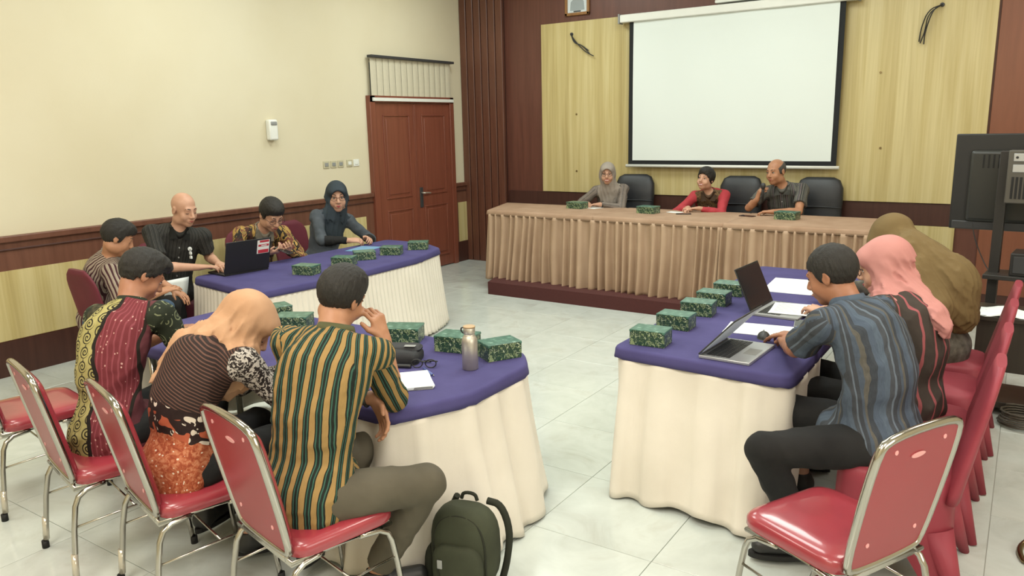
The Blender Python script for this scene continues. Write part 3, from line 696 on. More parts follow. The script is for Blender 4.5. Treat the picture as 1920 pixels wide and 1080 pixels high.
obj('carry_loop', tube(bmesh.new(), [(-.026, 0, .20), (-.045, -.01, .215), (-.043, -.01, .24), (-.028, 0, .235)], .004, 8, sub=2), M['black'], bt)
gl = empty('eyeglasses', 'dark-rimmed eyeglasses lying folded on the near table', 'glasses', (-2.31, 2.69, ZT), .5)
for s in (-1, 1):
    obj('rim', tube(bmesh.new(), [(s * .033 + .026 * math.cos(a), .012 * 0, .022 + .02 * math.sin(a)) for a in [2 * PI * k / 14 for k in range(14)]], .0028, 8, closed=True), M['black'], gl)
    obj('temple', tube(bmesh.new(), [(s * .06, 0, .03), (s * .055, .06, .015), (s * -.02, .085 + s * .008, .006)], .003, 8, sub=1), M['black'], gl)
obj('bridge', tube(bmesh.new(), [(-.008, 0, .028), (0, 0, .031), (.008, 0, .028)], .0025, 8), M['black'], gl)
pb = empty('pouch_bag', 'flat black fabric pouch on the near table behind the elbow', 'bag', (-2.52, 2.71, ZT), .45)
obj('pouch', rbox2(.28, .17, 0, .045, .04, .018), plain('black_nylon', '1d1d20', .7, 0, .2, 30, .002), pb)
obj('flap', rbox2(.27, .10, .048, .062, .03, .008), plain('black_nylon2', '232326', .65, 0, .2, 30, .002), pb).location = (0, .03, .004)
obj('tag', xbox((.06, -.02, .076), (.115, .01, .0785)), M['grey'], pb); obj('strap', tube(bmesh.new(), [(-.15, 0, .03), (-.2, -.05, .015), (-.1, -.11, .01), (.12, -.12, .01)], .01, 8, sub=2), M['black'], pb)
# cloth/paper hanging from the table corner by the bald man
hp = empty('draped_paper', 'white paper hanging over the table corner beside the bald man', 'paper', (0, 0, 0))
bm = bmesh.new(); nn = 8; g_ = []
for i in range(nn + 1):
    t = i / nn; g_.append([bm.verts.new((-5.47 + .02 * math.sin(t * 3) - .02 - (.10 * t), 3.60 - .12 * s - .03 * t, .735 - .30 * t + .04 * s * t)) for s in (0, .5, 1, 1.6)])
for a, b in zip(g_, g_[1:]):
    for i in range(3): bm.faces.new((a[i], a[i + 1], b[i + 1], b[i])).smooth = True
solid(obj('sheet', bm, M['paper'], hp), .002)
# backpack
bp_ = empty('backpack', 'olive green backpack on the floor leaning against the near table', 'backpack', (-1.77, 2.27, 0), .25); bp_.scale = (.86, .86, .82)
oli = mat_cloth('olive_canvas', '34372a', '42463a' if 0 else '3f4333', 6, .004); oli2 = mat_cloth('dark_olive_canvas', '23251d', '2b2d23', 6, .003)
def blob(bm, c, r, seg=24, p=.75, tilt=0.0):
    R = []
    for j in range(1, seg // 2):
        ph_ = -PI / 2 + PI * j / (seg // 2); cz, sz = math.cos(ph_), math.sin(ph_); cz = abs(cz) ** p; sz = math.copysign(abs(sz) ** p, sz)
        row = []
        for i in range(seg):
            a = 2 * PI * i / seg; cx = math.copysign(abs(math.cos(a)) ** p, math.cos(a)); sy = math.copysign(abs(math.sin(a)) ** p, math.sin(a))
            z = c[2] + r[2] * sz; row.append(bm.verts.new((c[0] + r[0] * cz * cx, c[1] + r[1] * cz * sy + tilt * (z - c[2]), z)))
        R.append(row)
    for a, b in zip(R, R[1:]):
        for i in range(seg): bm.faces.new((a[i], a[(i + 1) % seg], b[(i + 1) % seg], b[i])).smooth = True
    bm.faces.new(R[0][::-1]); bm.faces.new(R[-1]); return bm
obj('main_pouch', blob(bmesh.new(), (0, 0, .225), (.165, .105, .225), 28, .7), oli, bp_)
obj('front_pocket', blob(bmesh.new(), (0, -.10, .15), (.125, .045, .135), 24, .6), oli, bp_)
obj('zip', tube(bmesh.new(), [(-.13, -.08, .12), (-.13, -.085, .32), (-.07, -.07, .415), (.07, -.07, .415), (.13, -.085, .32), (.13, -.08, .12)], .005, 8, sub=2), oli2, bp_)
obj('side_pocket', blob(bmesh.new(), (-.17, 0, .11), (.03, .07, .10), 20, .7), oli2, bp_)
obj('shoulder_strap', tube(bmesh.new(), [(.08, .09, .43), (.15, .09, .42), (.2, .07, .3), (.19, .05, .15), (.16, .05, .03)], .018, 8, sub=2), oli2, bp_)
obj('shoulder_strap', tube(bmesh.new(), [(-.08, .1, .43), (-.12, .12, .35), (-.17, .1, .1), (-.14, .06, .02)], .016, 8, sub=2), oli2, bp_)
obj('grab_handle', tube(bmesh.new(), [(-.04, .06, .44), (-.03, .06, .475), (.03, .06, .475), (.04, .06, .44)], .009, 8, sub=2), oli2, bp_)
obj('badge', xbox((-.085, -.150, .17), (-.06, -.142, .215), .003), M['grey'], bp_)
obj('zip_pull', tube(bmesh.new(), [(-.085, -.145, .17), (-.075, -.15, .12), (-.065, -.148, .10)], .004, 6), oli2, bp_)

# ------------------------------------------------------------------ television on its stand, equipment rack
tv = empty('television', 'large black flat television seen from behind on a stand', 'television', (.15, 6.27, 1.40), -.1)
obj('housing', xbox((-.60, -.02, -.33), (.60, .015, .33), .008), M['black'], tv)
obj('rear_cover', xbox((-.50, -.06, -.27), (.50, -.02, .22), .025, 3), plain('tv_rear', '2e2f2d', .35), tv)
obj('lower_strip', xbox((-.58, -.04, -.325), (.58, -.02, -.27), .006), M['dgrey'], tv)
bm = bmesh.new()
for k in range(14): box(bm, (-.42 + k * .03, -.063, .10), (-.41 + k * .03, -.059, .19))
o = obj('vent_slots', bm, M['rubber'], tv); o['kind'] = 'stuff'
obj('wall_bracket', box(box(bmesh.new(), (-.32, -.085, -.14), (-.28, -.06, .17), .003), (-.32, -.10, .13), (.0, -.08, .17), .003), M['dgrey'], tv)
tvs = empty('television_stand', 'black wheeled metal stand that carries the television', 'stand', (-.125, 6.12, 0), -.1)
obj('pole', xbox((-.045, -.03, .10), (.015, .03, 1.62), .004), plain('stand_black', '2a2826', .45), tvs)
obj('pole', xbox((.42, -.03, .10), (.51, .03, 1.62), .004), bpy.data.materials['stand_black'], tvs)
obj('shelf', xbox((-.06, -.15, .78), (.52, .12, .81), .004), bpy.data.materials['stand_black'], tvs)
obj('foot_rail', xbox((-.06, -.16, .065), (.04, .30, .11), .006), bpy.data.materials['stand_black'], tvs)
obj('foot_rail', xbox((.42, -.16, .065), (.52, .30, .11), .006), bpy.data.materials['stand_black'], tvs)
for x in (-.01, .47):
    for y in (-.12, .26): obj('caster', cyl(bmesh.new(), (x - .02, y, .034), (x + .02, y, .034), .034, 14), M['dgrey'], tvs)
bxm = plain('equipment_grey', '5c5a55', .4, .4)
pc = empty('media_box', 'grey metal equipment box with ports mounted behind the television', 'equipment', (-.118, 6.02, 1.29), -.1)
obj('chassis', xbox((0, -.05, 0), (.24, .05, .34), .006), bxm, pc)
obj('port_plate', xbox((.03, -.056, .27), (.21, -.05, .32), .003), M['silver'], pc); obj('port_plate', xbox((.03, -.056, .20), (.21, -.05, .25), .003), M['silver'], pc)
for k in range(8): obj('vent_slat', xbox((.03 + k * .023, -.055, .03), (.043 + k * .023, -.05, .17)), M['rubber'], pc)
for k in range(4): obj('port', cyl(bmesh.new(), (.05 + k * .045, -.062, .295), (.05 + k * .045, -.056, .295), .008, 10), M['black'], pc)
ct = empty('equipment_cart', 'dark wooden cart with castors below the television', 'cart', (.12, 5.70, 0), -.04)
dk = mat_wood('cart_laminate', '2f2a24', '3a332b', .4)
obj('top', xbox((-.36, -.2, .60), (.5, .22, .63), .004), dk, ct)
obj('cabinet', xbox((-.30, -.18, .28), (.46, .2, .60), .004), dk, ct)
for x in (-.31, .42):
    obj('leg', xbox((x, -.18, .07), (x + .05, -.12, .28)), dk, ct); obj('leg', xbox((x, .14, .07), (x + .05, .2, .28)), dk, ct)
obj('bottom_rail', xbox((-.32, -.2, .05), (.48, .22, .09), .004), dk, ct)
for x in (-.27, .42): obj('caster', cyl(bmesh.new(), (x - .015, -.15, .025), (x + .015, -.15, .025), .025, 12), M['grey'], ct); obj('caster', cyl(bmesh.new(), (x - .015, .17, .025), (x + .015, .17, .025), .025, 12), M['grey'], ct)
wb = empty('crumpled_paper', 'white papers and bags lying on the dark cart', 'paper', (.13, 5.62, .632))
bm = bmesh.new(); bmesh.ops.create_grid(bm, x_segments=20, y_segments=10, size=.5)
for v in bm.verts: v.co = Vector((v.co.x * .62, v.co.y * .22, .012 + .012 * math.sin(v.co.x * 17) + .010 * math.sin(v.co.y * 23 + v.co.x * 9)))
smooth(bm); solid(obj('plastic_sheet', bm, M['paper'], wb), .003)
bbx = empty('amplifier', 'black amplifier box on the shelf behind the cart', 'equipment', (.12, 6.12, .81), -.1)
obj('amp_case', xbox((-.16, -.14, 0), (.27, .1, .15), .006), M['black'], bbx); obj('amp_front', xbox((-.14, -.146, .02), (.25, -.14, .13), .002), M['dgrey'], bbx)
hc = empty('hanging_cable', 'thin black cable hanging beside the television pole', 'cable', (0, 0, 0))
obj('cable', tube(bmesh.new(), [(-.30, 6.22, 1.12), (-.27, 6.2, 1.0), (-.2, 6.17, .85), (-.17, 6.12, .815)], .004, 6, sub=2), M['black'], hc)
co = empty('coiled_cable', 'dark coil of cable on the floor by the right edge', 'cable', (.10, 5.36, 0))
obj('coil', tube(bmesh.new(), [((.11 + .012 * math.sin(k * .37)) * math.cos(k * .45), (.10) * math.sin(k * .45), .01 + .0011 * k) for k in range(90)], .007, 6), plain('cable_brown', '4b443a', .5), co)
sc_ = empty('cantilever_chair', 'bent tube foot of a chair at the right picture edge', 'chair', (.42, 3.72, 0))
obj('sled_frame', tube(bmesh.new(), [(-.05, .12, .36), (-.1, .14, .2), (-.27, .12, .012), (-.31, 0, .012), (-.27, -.14, .012), (.2, -.16, .012), (.22, -.16, .42), (-.1, -.16, .44), (-.1, .14, .44), (.2, .14, .44), (.2, .12, .8)], .012, 10, sub=2), M['brass'], sc_)
obj('seat', rbox2(.40, .40, .45, .49, .06), M['cover'], sc_).location = (.05, 0, 0)
# ------------------------------------------------------------------ people: smooth surfaces grown from distance fields
f32 = np.float32
def V3(*a): return np.array(a, float)
def nrm(v): return np.asarray(v, float) / max(1e-9, np.linalg.norm(v))
class Field:
    def __init__(s, lo, hi, h):
        s.lo = np.array(lo, float); s.h = h; n = np.ceil((np.array(hi) - s.lo) / h).astype(int) + 1
        s.n = n; s.F = np.full(n, .2, f32); s.ax = [(s.lo[i] + h * np.arange(n[i])).astype(f32) for i in range(3)]
    def sub(s, lo, hi):
        i0 = [max(0, int((lo[i] - s.lo[i]) / s.h)) for i in range(3)]; i1 = [min(int(s.n[i]), int((hi[i] - s.lo[i]) / s.h) + 2) for i in range(3)]
        if any(a >= b for a, b in zip(i0, i1)): return None
        sl = tuple(slice(a, b) for a, b in zip(i0, i1)); X, Y, Z = s.ax[0][sl[0]][:, None, None], s.ax[1][sl[1]][None, :, None], s.ax[2][sl[2]][None, None, :]
        return sl, X, Y, Z
    def put(s, d, sl, k, mode):
        c = s.F[sl]
        if mode == '-': d = -d; h = np.maximum(k - np.abs(c - d), 0) / k; s.F[sl] = np.maximum(c, d) + h * h * k * .25
        else: h = np.maximum(k - np.abs(c - d), 0) / k; s.F[sl] = np.minimum(c, d) - h * h * k * .25
    def cone(s, a, b, ra, rb, k=.02, flat=None, mode='+', cut=None, m=.03):
        a = np.asarray(a, float); b = np.asarray(b, float); r = max(ra, rb) + m + k
        q = s.sub(np.minimum(a, b) - r, np.maximum(a, b) + r)
        if q is None: return s
        sl, X, Y, Z = q; d = b - a; L2 = max(1e-9, d @ d); x, y, z = X - f32(a[0]), Y - f32(a[1]), Z - f32(a[2])
        t = np.clip((x * f32(d[0]) + y * f32(d[1]) + z * f32(d[2])) / f32(L2), 0, 1)
        x = x - t * f32(d[0]); y = y - t * f32(d[1]); z = z - t * f32(d[2]); q2 = x * x + y * y + z * z
        if flat is not None:
            n, sc = nrm(flat[0]), flat[1]; dn = x * f32(n[0]) + y * f32(n[1]) + z * f32(n[2]); q2 = q2 + dn * dn * f32(1 / sc ** 2 - 1)
        D = np.sqrt(q2) - (ra + (rb - ra) * t)
        if flat is not None: D = D * f32(.5 + .5 * flat[1])
        if cut is not None:
            for p, n in cut:
                n = nrm(n); D = np.maximum(D, (X - f32(p[0])) * f32(n[0]) + (Y - f32(p[1])) * f32(n[1]) + (Z - f32(p[2])) * f32(n[2]))
        s.put(D, sl, k, mode); return s
    def ell(s, c, R, rad, k=.02, mode='+', m=.03):
        rad = np.array(rad, float); r = rad.max() + m + k; c = np.asarray(c, float); q = s.sub(c - r, c + r)
        if q is None: return s
        sl, X, Y, Z = q; x, y, z = X - f32(c[0]), Y - f32(c[1]), Z - f32(c[2]); k0 = 0; k1 = 0
        for i in range(3):
            p = x * f32(R[0, i]) + y * f32(R[1, i]) + z * f32(R[2, i]); e = p / f32(rad[i]); k0 = k0 + e * e; e2 = e / f32(rad[i]); k1 = k1 + e2 * e2
        k0 = np.sqrt(k0); D = k0 * (k0 - 1) / np.maximum(np.sqrt(k1), 1e-6); s.put(D, sl, k, mode); return s
    def half(s, p, n, k=.004):                     # keep the side the normal points away from
        n = nrm(n); sl = (slice(None),) * 3
        D = (s.ax[0] - f32(p[0]))[:, None, None] * f32(n[0]) + (s.ax[1] - f32(p[1]))[None, :, None] * f32(n[1]) + (s.ax[2] - f32(p[2]))[None, None, :] * f32(n[2])
        s.F = np.maximum(s.F, D); return s
    def disp(s, fn, band=.03):
        i = np.nonzero(np.abs(s.F) < band)
        if len(i[0]): s.F[i] += fn(s.ax[0][i[0]], s.ax[1][i[1]], s.ax[2][i[2]]).astype(f32)
        return s
    def mesh(s):
        F = s.F; F[0] = F[-1] = .2; F[:, 0] = F[:, -1] = .2; F[:, :, 0] = F[:, :, -1] = .2
        I = (F < 0); n = F.shape; cnt = np.zeros(tuple(a - 1 for a in n), np.int8)
        for dx in (0, 1):
            for dy in (0, 1):
                for dz in (0, 1): cnt += I[dx:n[0] - 1 + dx, dy:n[1] - 1 + dy, dz:n[2] - 1 + dz]
        act = (cnt > 0) & (cnt < 8); idx = np.full(act.shape, -1, np.int64); ci = np.nonzero(act); N = len(ci[0]); idx[ci] = np.arange(N)
        acc = np.zeros((N, 3)); num = np.zeros(N)
        cv = {}
        for c in [(a, b, d) for a in (0, 1) for b in (0, 1) for d in (0, 1)]: cv[c] = F[ci[0] + c[0], ci[1] + c[1], ci[2] + c[2]].astype(float)
        for c in cv:
            for axx in range(3):
                if c[axx]: continue
                e = list(c); e[axx] = 1; e = tuple(e); a, b = cv[c], cv[e]; mk = (a < 0) != (b < 0)
                t = np.where(mk, a / np.where(mk, a - b, 1), 0); p = np.zeros((N, 3)) + np.array(c, float); p[:, axx] = t; acc += p * mk[:, None]; num += mk
        vv = s.lo + (np.stack(ci, 1) + acc / num[:, None]) * s.h
        quads = []
        for axx in range(3):
            o1, o2 = (axx + 1) % 3, (axx + 2) % 3
            A = [slice(None)] * 3; B = [slice(None)] * 3; A[axx] = slice(0, -1); B[axx] = slice(1, None); X_ = I[tuple(A)]; Y_ = I[tuple(B)]
            e = np.array(np.nonzero(X_ != Y_)); 
            ok = (e[o1] > 0) & (e[o2] > 0) & (e[o1] < n[o1] - 1) & (e[o2] < n[o2] - 1); e = e[:, ok]
            c = []
            for d1, d2 in ((-1, -1), (0, -1), (0, 0), (-1, 0)):
                f = e.copy(); f[o1] += d1; f[o2] += d2; c.append(idx[f[0], f[1], f[2]])
            q = np.stack(c, 1); fl_ = ~X_[e[0], e[1], e[2]]; q[fl_] = q[fl_][:, ::-1]; quads.append(q)
        return vv, np.concatenate(quads)
def lap(v, q, it=1, w=.5):
    if it == 0: return v
    e = np.concatenate([q[:, [0, 1]], q[:, [1, 2]], q[:, [2, 3]], q[:, [3, 0]]])
    for _ in range(it):
        s = np.zeros_like(v); c = np.zeros(len(v))
        for k in range(3): s[:, k] = np.bincount(e[:, 0], v[e[:, 1], k], len(v)) + np.bincount(e[:, 1], v[e[:, 0], k], len(v))
        c = np.bincount(e[:, 0], minlength=len(v)) + np.bincount(e[:, 1], minlength=len(v)); v = v + w * (s / c[:, None] - v)
    return v
def to_mesh(name, v, q, uv=None, mi=None):
    me = bpy.data.meshes.new(name); n = len(q); me.vertices.add(len(v)); me.vertices.foreach_set('co', v.astype(f32).ravel())
    me.loops.add(n * 4); me.loops.foreach_set('vertex_index', q.astype(np.int32).ravel()); me.polygons.add(n)
    me.polygons.foreach_set('loop_start', np.arange(0, n * 4, 4, dtype=np.int32)); me.polygons.foreach_set('loop_total', np.full(n, 4, np.int32)) if False else None
    me.update(calc_edges=True)
    if uv is not None:
        l = me.uv_layers.new(name='cloth'); l.data.foreach_set('uv', uv.astype(f32).ravel())
    if mi is not None: me.polygons.foreach_set('material_index', mi.astype(np.int32))
    me.polygons.foreach_set('use_smooth', np.ones(n, bool)); me.validate(); me.update(); return me
# pattern coordinates: every face takes u (arc length round) and v (length along) from its nearest limb
def cloth_uv(v, q, bones):
    c = v[q].mean(1); best = np.full(len(q), 1e9); bi = np.zeros(len(q), int); uv = np.zeros((len(q), 4, 2))
    for i, (a, b, fr, R, bias) in enumerate(bones):
        d = b - a; t = np.clip(((c - a) @ d) / (d @ d), 0, 1); ds = np.linalg.norm(c - a - t[:, None] * d, axis=1) / R + bias; m = ds < best; best[m] = ds[m]; bi[m] = i
    for i, (a, b, fr, R, bias) in enumerate(bones):
        m = bi == i
        if not m.any(): continue
        ax = nrm(b - a); f = nrm(fr - ax * (fr @ ax)); r = np.cross(f, ax); P = v[q[m]] - a
        ang = np.arctan2(P @ r, -(P @ f)); ref = ang[:, :1]; ang = ref + (ang - ref + PI) % (2 * PI) - PI; uv[m, :, 0] = ang * R; uv[m, :, 1] = P @ ax
        if i == 0:                                  # flat-ish torso: follow the lateral distance
            x, y = P @ r, P @ f; D = .10; hw = .17; bk = (y.mean(1) < .0)[:, None]; sg = np.sign(x.mean(1))[:, None]
            ub = x * (1 + np.clip(y + D, 0, .2) / hw * .9); uf = sg * .5 - x * (1 + np.clip(D - y, 0, .2) / hw * .9); uv[m, :, 0] = np.where(bk, ub, uf)
    return uv, bi
def frame(az, pitch=0.0, roll=0.0):                # columns: right, forward, up; az in degrees, pitch down positive
    a, p, r = math.radians(az), math.radians(pitch), math.radians(roll); f = V3(math.cos(a) * math.cos(p), math.sin(a) * math.cos(p), -math.sin(p)); ri = V3(math.sin(a), -math.cos(a), 0)
    u = np.cross(ri, f); r2_ = ri * math.cos(r) + u * math.sin(r); u2_ = -ri * math.sin(r) + u * math.cos(r); return np.stack([r2_, f, u2_], 1)
def ik(S0, W, l1, l2, hint):
    d = W - S0; L = np.linalg.norm(d); L = min(L, (l1 + l2) * .995); u = nrm(d); W2 = S0 + u * L; a = (l1 * l1 - l2 * l2 + L * L) / (2 * L); h = math.sqrt(max(1e-6, l1 * l1 - a * a))
    n = hint - u * (hint @ u); return S0 + u * a + nrm(n) * h, W2
def wrinkle(seed, amp, fr=1.0, flow=None):
    r = np.random.RandomState(seed); K = r.randn(6, 3) * 14 * fr; K2 = r.randn(6, 3) * 9 * fr; ph = r.rand(6) * 6.28
    if flow is not None:
        F_ = nrm(flow); K = K - np.outer(K @ F_, F_) * .88; K = K / np.linalg.norm(K, axis=1)[:, None] * 26 * fr; K2 = K2 * .6
    def fn(x, y, z):
        o = 0
        for i in range(6):
            wv = 1.5 * np.sin(x * K2[i, 0] + y * K2[i, 1] + z * K2[i, 2] + ph[i]); s_ = np.sin(x * K[i, 0] + y * K[i, 1] + z * K[i, 2] + wv + ph[5 - i]); o = o + (1 - np.abs(s_)) ** 1.6
        return -amp * 2.2 * (o / 6 - .38)
    return fn
def ridge(seed, amp, k, flow, c0):
    r = np.random.RandomState(seed); F_ = nrm(flow); a = nrm(np.cross(F_, r.randn(3))); b = np.cross(F_, a); ph = r.rand(6) * 6.28
    def fn(x, y, z):
        p = np.stack([x, y, z], -1) - c0; u, w_, l = p @ a, p @ b, p @ F_
        t = np.sin(k * u + 1.3 * np.sin(4.5 * l + ph[0]) + 1.2 * np.sin(k * .5 * w_ + ph[1])); t2 = np.sin(k * .83 * w_ + 1.2 * np.sin(4 * l + ph[2]) + ph[3]); m_ = .5 + .5 * np.sin(7 * l + 8 * u + ph[4])
        return -amp * (((1 - np.abs(t)) ** 1.5 - .35) * (.4 + .6 * m_) + ((1 - np.abs(t2)) ** 1.5 - .35) * .6)
    return fn
def skin_mat(name, a, b):
    g = G(name, .48, 0, .4); v = g.coords('Object'); g.color(g.ramp(g.noise(v, 18, 3), [(.3, a), (.7, b)])); g.b.inputs['Subsurface Weight'].default_value = .0; return g.mat
SK = dict(light=skin_mat('skin_light', 'b98d74', 'c59a82'), mid=skin_mat('skin_mid', 'a57558', 'b18264'), tan=skin_mat('skin_tan', '99684e', 'a57459'))
def hair_mat(name, a, b):
    g = G(name, .5, 0, .4); x, y, z = g.sep(g.coords('Object')); n = g.noise(g.comb(x * 160.0, y * 160.0, z * 40.0), 2.0, 3); g.color(g.ramp(n, [(.35, a), (.7, b)])); g.bump(n, .004, .8); g.b.inputs['Roughness'].default_value = .6; return g.mat
HB = hair_mat('black_hair', '1b1917', '2b2824'); HG = hair_mat('greying_hair', '3a3835', '5c5955')
LIP = plain('lip_skin', '9a5148', .4); LIPR = plain('painted_lips', 'a03c42', .35); BROW = plain('eyebrow_hair', '2a211c', .7); SCL = plain('eye_white', 'd8d2ca', .2); IRIS = plain('dark_iris', '20150f', .1); TEETH = plain('teeth', 'e6e0d4', .3)
GLS = plain('spectacle_frame', '2a1d1c', .3); NAIL = None
def hand(Fd, W, hd, pn, side, sc, curl, rs, k=.006, spread=1.0):
    hd = nrm(hd); pn = nrm(np.asarray(pn, float) - hd * (np.asarray(pn, float) @ hd)); th = np.cross(hd, pn) * side; s_ = sc
    K = W + hd * .088 * s_
    Fd.cone(W, W + hd * .03 * s_ , .024 * s_, .026 * s_, .015, (pn, .72))
    for o in (-.027, -.009, .009, .027): Fd.cone(W + hd * .02 * s_ + th * o * .6 * s_, K + th * o * s_ - hd * abs(o + .01) * .25 * s_, .013 * s_, .0115 * s_, .012, (pn, .9))
    Fd.cone(W + hd * .02 * s_ + th * .02 * s_, W + hd * .06 * s_ + th * .024 * s_ + pn * .006, .014 * s_, .013 * s_, .012)
    for i, (o, L) in enumerate(((.030, .95), (.0105, 1.05), (-.010, .98), (-.029, .78))):
        p = K + th * o * s_ - hd * abs(o + .01) * .25 * s_; d = nrm(hd + th * o * 2.2 * spread); c = curl * (1 + .12 * i); seg = (.043 * L, .027 * L, .021 * L); r = .0088 * rs
        for j, l in enumerate(seg):
            a = c * (.75 if j == 0 else 1.0); ca, sa = math.cos(a), math.sin(a); d2 = nrm(d * ca + pn_rot(d, pn) * sa); q = p + d2 * l * s_
            Fd.cone(p, q, r * (1 - .07 * j) * s_, r * (.93 - .07 * j) * s_, .004); p = q; d = d2
    b = W + hd * .028 * s_ + th * .022 * s_; d = nrm(hd * .7 + th * .75 + pn * .35); q = b + d * .042 * s_; Fd.cone(b, q, .0125 * s_, .0105 * s_ * rs, .010)
    d2 = nrm(hd * .95 + th * .25 + pn * .45); e = q + d2 * .034 * s_; Fd.cone(q, e, .0105 * s_ * rs, .0085 * s_ * rs, .004)
def pn_rot(d, pn):
    n = pn - d * (pn @ d); return nrm(n)
def uvs(name, m, c, R, rad, parent, seg=16, org=None):
    bm = bmesh.new(); M3 = Matrix([[R[i, j] * rad[j] for j in range(3)] for i in range(3)]).to_4x4(); M3.translation = Vector(c - org)
    bmesh.ops.create_uvsphere(bm, u_segments=seg, v_segments=seg // 2 + 2, radius=1, matrix=M3); smooth(bm); return obj(name, bm, m, parent)
def person(lab, pel, neck, head, az, haz, hp=0, hr=0, sc=1.0, skin='mid', h=.0075, shirt=None, shirt_mats=None, sleeve='short', trousers=None, hair='short', hair_mat_=None,
           RA=None, LA=None, RL=None, LL=None, hijab=None, eyes='open', mouth='calm', glasses=None, fem=False, paz=None, girth=1.0, hem=.12, seed=1, hemz=None, hijab_mat=None, collar=True, shoe='black', hs=1.0, watch=None, slf=.82, front=False, wr=.010, shw=.178, slouch=.05, cufflen=.55, paint=None, extra=None):
    P, N, H = V3(*pel), V3(*neck), V3(*head); org = V3(P[0], P[1], 0); f0 = V3(math.cos(math.radians(az)), math.sin(math.radians(az)), 0)
    up = nrm(N - P); rt = nrm(np.cross(f0, up)); fw = np.cross(up, rt); pz = paz if paz is not None else az; pf = V3(math.cos(math.radians(pz)), math.sin(math.radians(pz)), 0); pr = np.cross(pf, V3(0, 0, 1))
    Rh = frame(haz, hp, hr); g = girth; hsz = 1.02 * sc * hs
    hl = lambda x, y, z: H + Rh @ V3(x, y, z) * hsz
    mid = P * .5 + N * .5 - fw * slouch; ch = P * .28 + N * .72 - fw * slouch * .8; SW = (shw - (.018 if fem else 0)) * sc
    sR, sL = N - up * .045 * sc + rt * SW + fw * .005, N - up * .045 * sc - rt * SW + fw * .005
    arms = []
    for side, A, s0 in ((1, RA, sR), (-1, LA, sL)):
        A = A or {}; s_ = s0 + rt * side * 0 + V3(*A.get('sh', (0, 0, 0))); W = V3(*A['w']) if 'w' in A else P + pf * .38 + pr * side * .1 + V3(0, 0, .15); hint = V3(*A['hint']) if 'hint' in A else rt * side * .6 - V3(0, 0, 1) * .9 - fw * .2
        E, W = (V3(*A['e']), W) if 'e' in A else ik(s_, W, .285 * sc, .25 * sc, hint); hd = V3(*A['hd']) if 'hd' in A else W - E; arms.append((side, s_, E, W, hd, V3(*A.get('pn', (0, 0, -1))), A.get('curl', .3)))
    legs = []
    for side, A in ((1, RL), (-1, LL)):
        A = A or {}; hip = P + pr * side * .09 * sc + V3(0, 0, -.01); ka = math.radians(A.get('az', pz - side * 8)); K = hip + V3(math.cos(ka), math.sin(ka), 0) * .41 * sc * A.get('len', 1) + V3(0, 0, .02 + A.get('kz', 0))
        if 'k' in A: K = V3(*A['k'])
        An = V3(*A['a']) if 'a' in A else V3(K[0] + pf[0] * A.get('fw', -.02), K[1] + pf[1] * A.get('fw', -.02), .10 + (P[2] - .53)); An = K + nrm(An - K) * min(np.linalg.norm(An - K), .44 * sc); fd = V3(*A['fd']) if 'fd' in A else V3(math.cos(ka), math.sin(ka), 0); legs.append((side, hip, K, An, nrm(fd)))
    allp = [P, N, H, hl(0, .1, 0), hl(0, 0, .12)] + [x for a in arms for x in (a[1], a[2], a[3], a[3] + nrm(a[4]) * .17 * sc)] + [x for l in legs for x in l[1:4]]
    A_ = np.array(allp); lo, hi = A_.min(0) - .17, A_.max(0) + .17
    # ---- body
    B = Field(lo, hi, h)
    B.cone(P, mid, .135 * sc * g, .125 * sc * g, .04, (fw, .68)); B.cone(mid, ch, .125 * sc * g, .145 * sc, .04, (fw, .68)); B.cone(ch, N - up * .07 * sc, .14 * sc, .10 * sc, .04, (fw, .65)); B.cone(sR, sL, .050 * sc, .050 * sc, .05)
    B.cone(N - up * .03, hl(0, -.02, -.055), .056 * sc * (.88 if fem else 1), .052 * sc * (.88 if fem else 1), .025)
    for side, s_, E, W, hd, pn, cu in arms:
        B.cone(s_, s_ * .5 + E * .5, .048 * sc, .044 * sc, .02); B.cone(s_ * .5 + E * .5, E, .044 * sc, .036 * sc, .01); B.cone(E, E * .65 + W * .35, .037 * sc, .036 * sc, .01); B.cone(E * .65 + W * .35, W, .036 * sc, .024 * sc, .01)
        hand(B, W, hd, pn, side, sc * (.92 if fem else 1), cu, 1.0)
    for side, hip, K, An, fd in legs:
        B.cone(hip, K, .075 * sc, .052 * sc, .03); B.cone(K, K * .65 + An * .35, .052 * sc, .050 * sc, .015); B.cone(K * .65 + An * .35, An, .050 * sc, .034 * sc, .015)
        hl_ = An - V3(0, 0, .055); B.cone(hl_ - fd * .03, hl_ + fd * .13, .032, .024, .02)
    z_ = hsz; E3 = lambda x, y, z, a, b, c, k=.015, mode='+': B.ell(hl(x, y, z), Rh, (a * z_, b * z_, c * z_), k, mode)
    E3(0, -.014, .032, .075, .094, .086); E3(0, .028, -.032, .056, .064, .080, .03); E3(0, .062, -.092, .026, .022, .020, .03)
    for s_ in (-1, 1): E3(s_ * .036, .058, -.035, .026, .024, .03, .02); E3(s_ * .045, .0, -.07, .022, .045, .03, .03)
    B.cone(hl(-.036, .079, .026), hl(.036, .079, .026), .010 * z_, .010 * z_, .02)
    for s_ in (-1, 1): E3(s_ * .031, .098, .004, .017, .014, .011, .010, '-')
    for s_ in (-1, 1): E3(s_ * .031, .074, .004, .0155, .0130 if eyes == 'closed' else .0085, .013, .004)
    B.cone(hl(0, .088, .012), hl(0, .108, -.026), .0085 * z_, .0125 * z_, .012)
    for s_ in (-1, 1): E3(s_ * .013, .099, -.032, .0085, .010, .008, .006)
    E3(0, .086, -.062, .028, .012, .018, .01)
    if mouth == 'smile':
        for s_ in (-1, 1): E3(s_ * .040, .068, -.042, .018, .018, .018, .012)
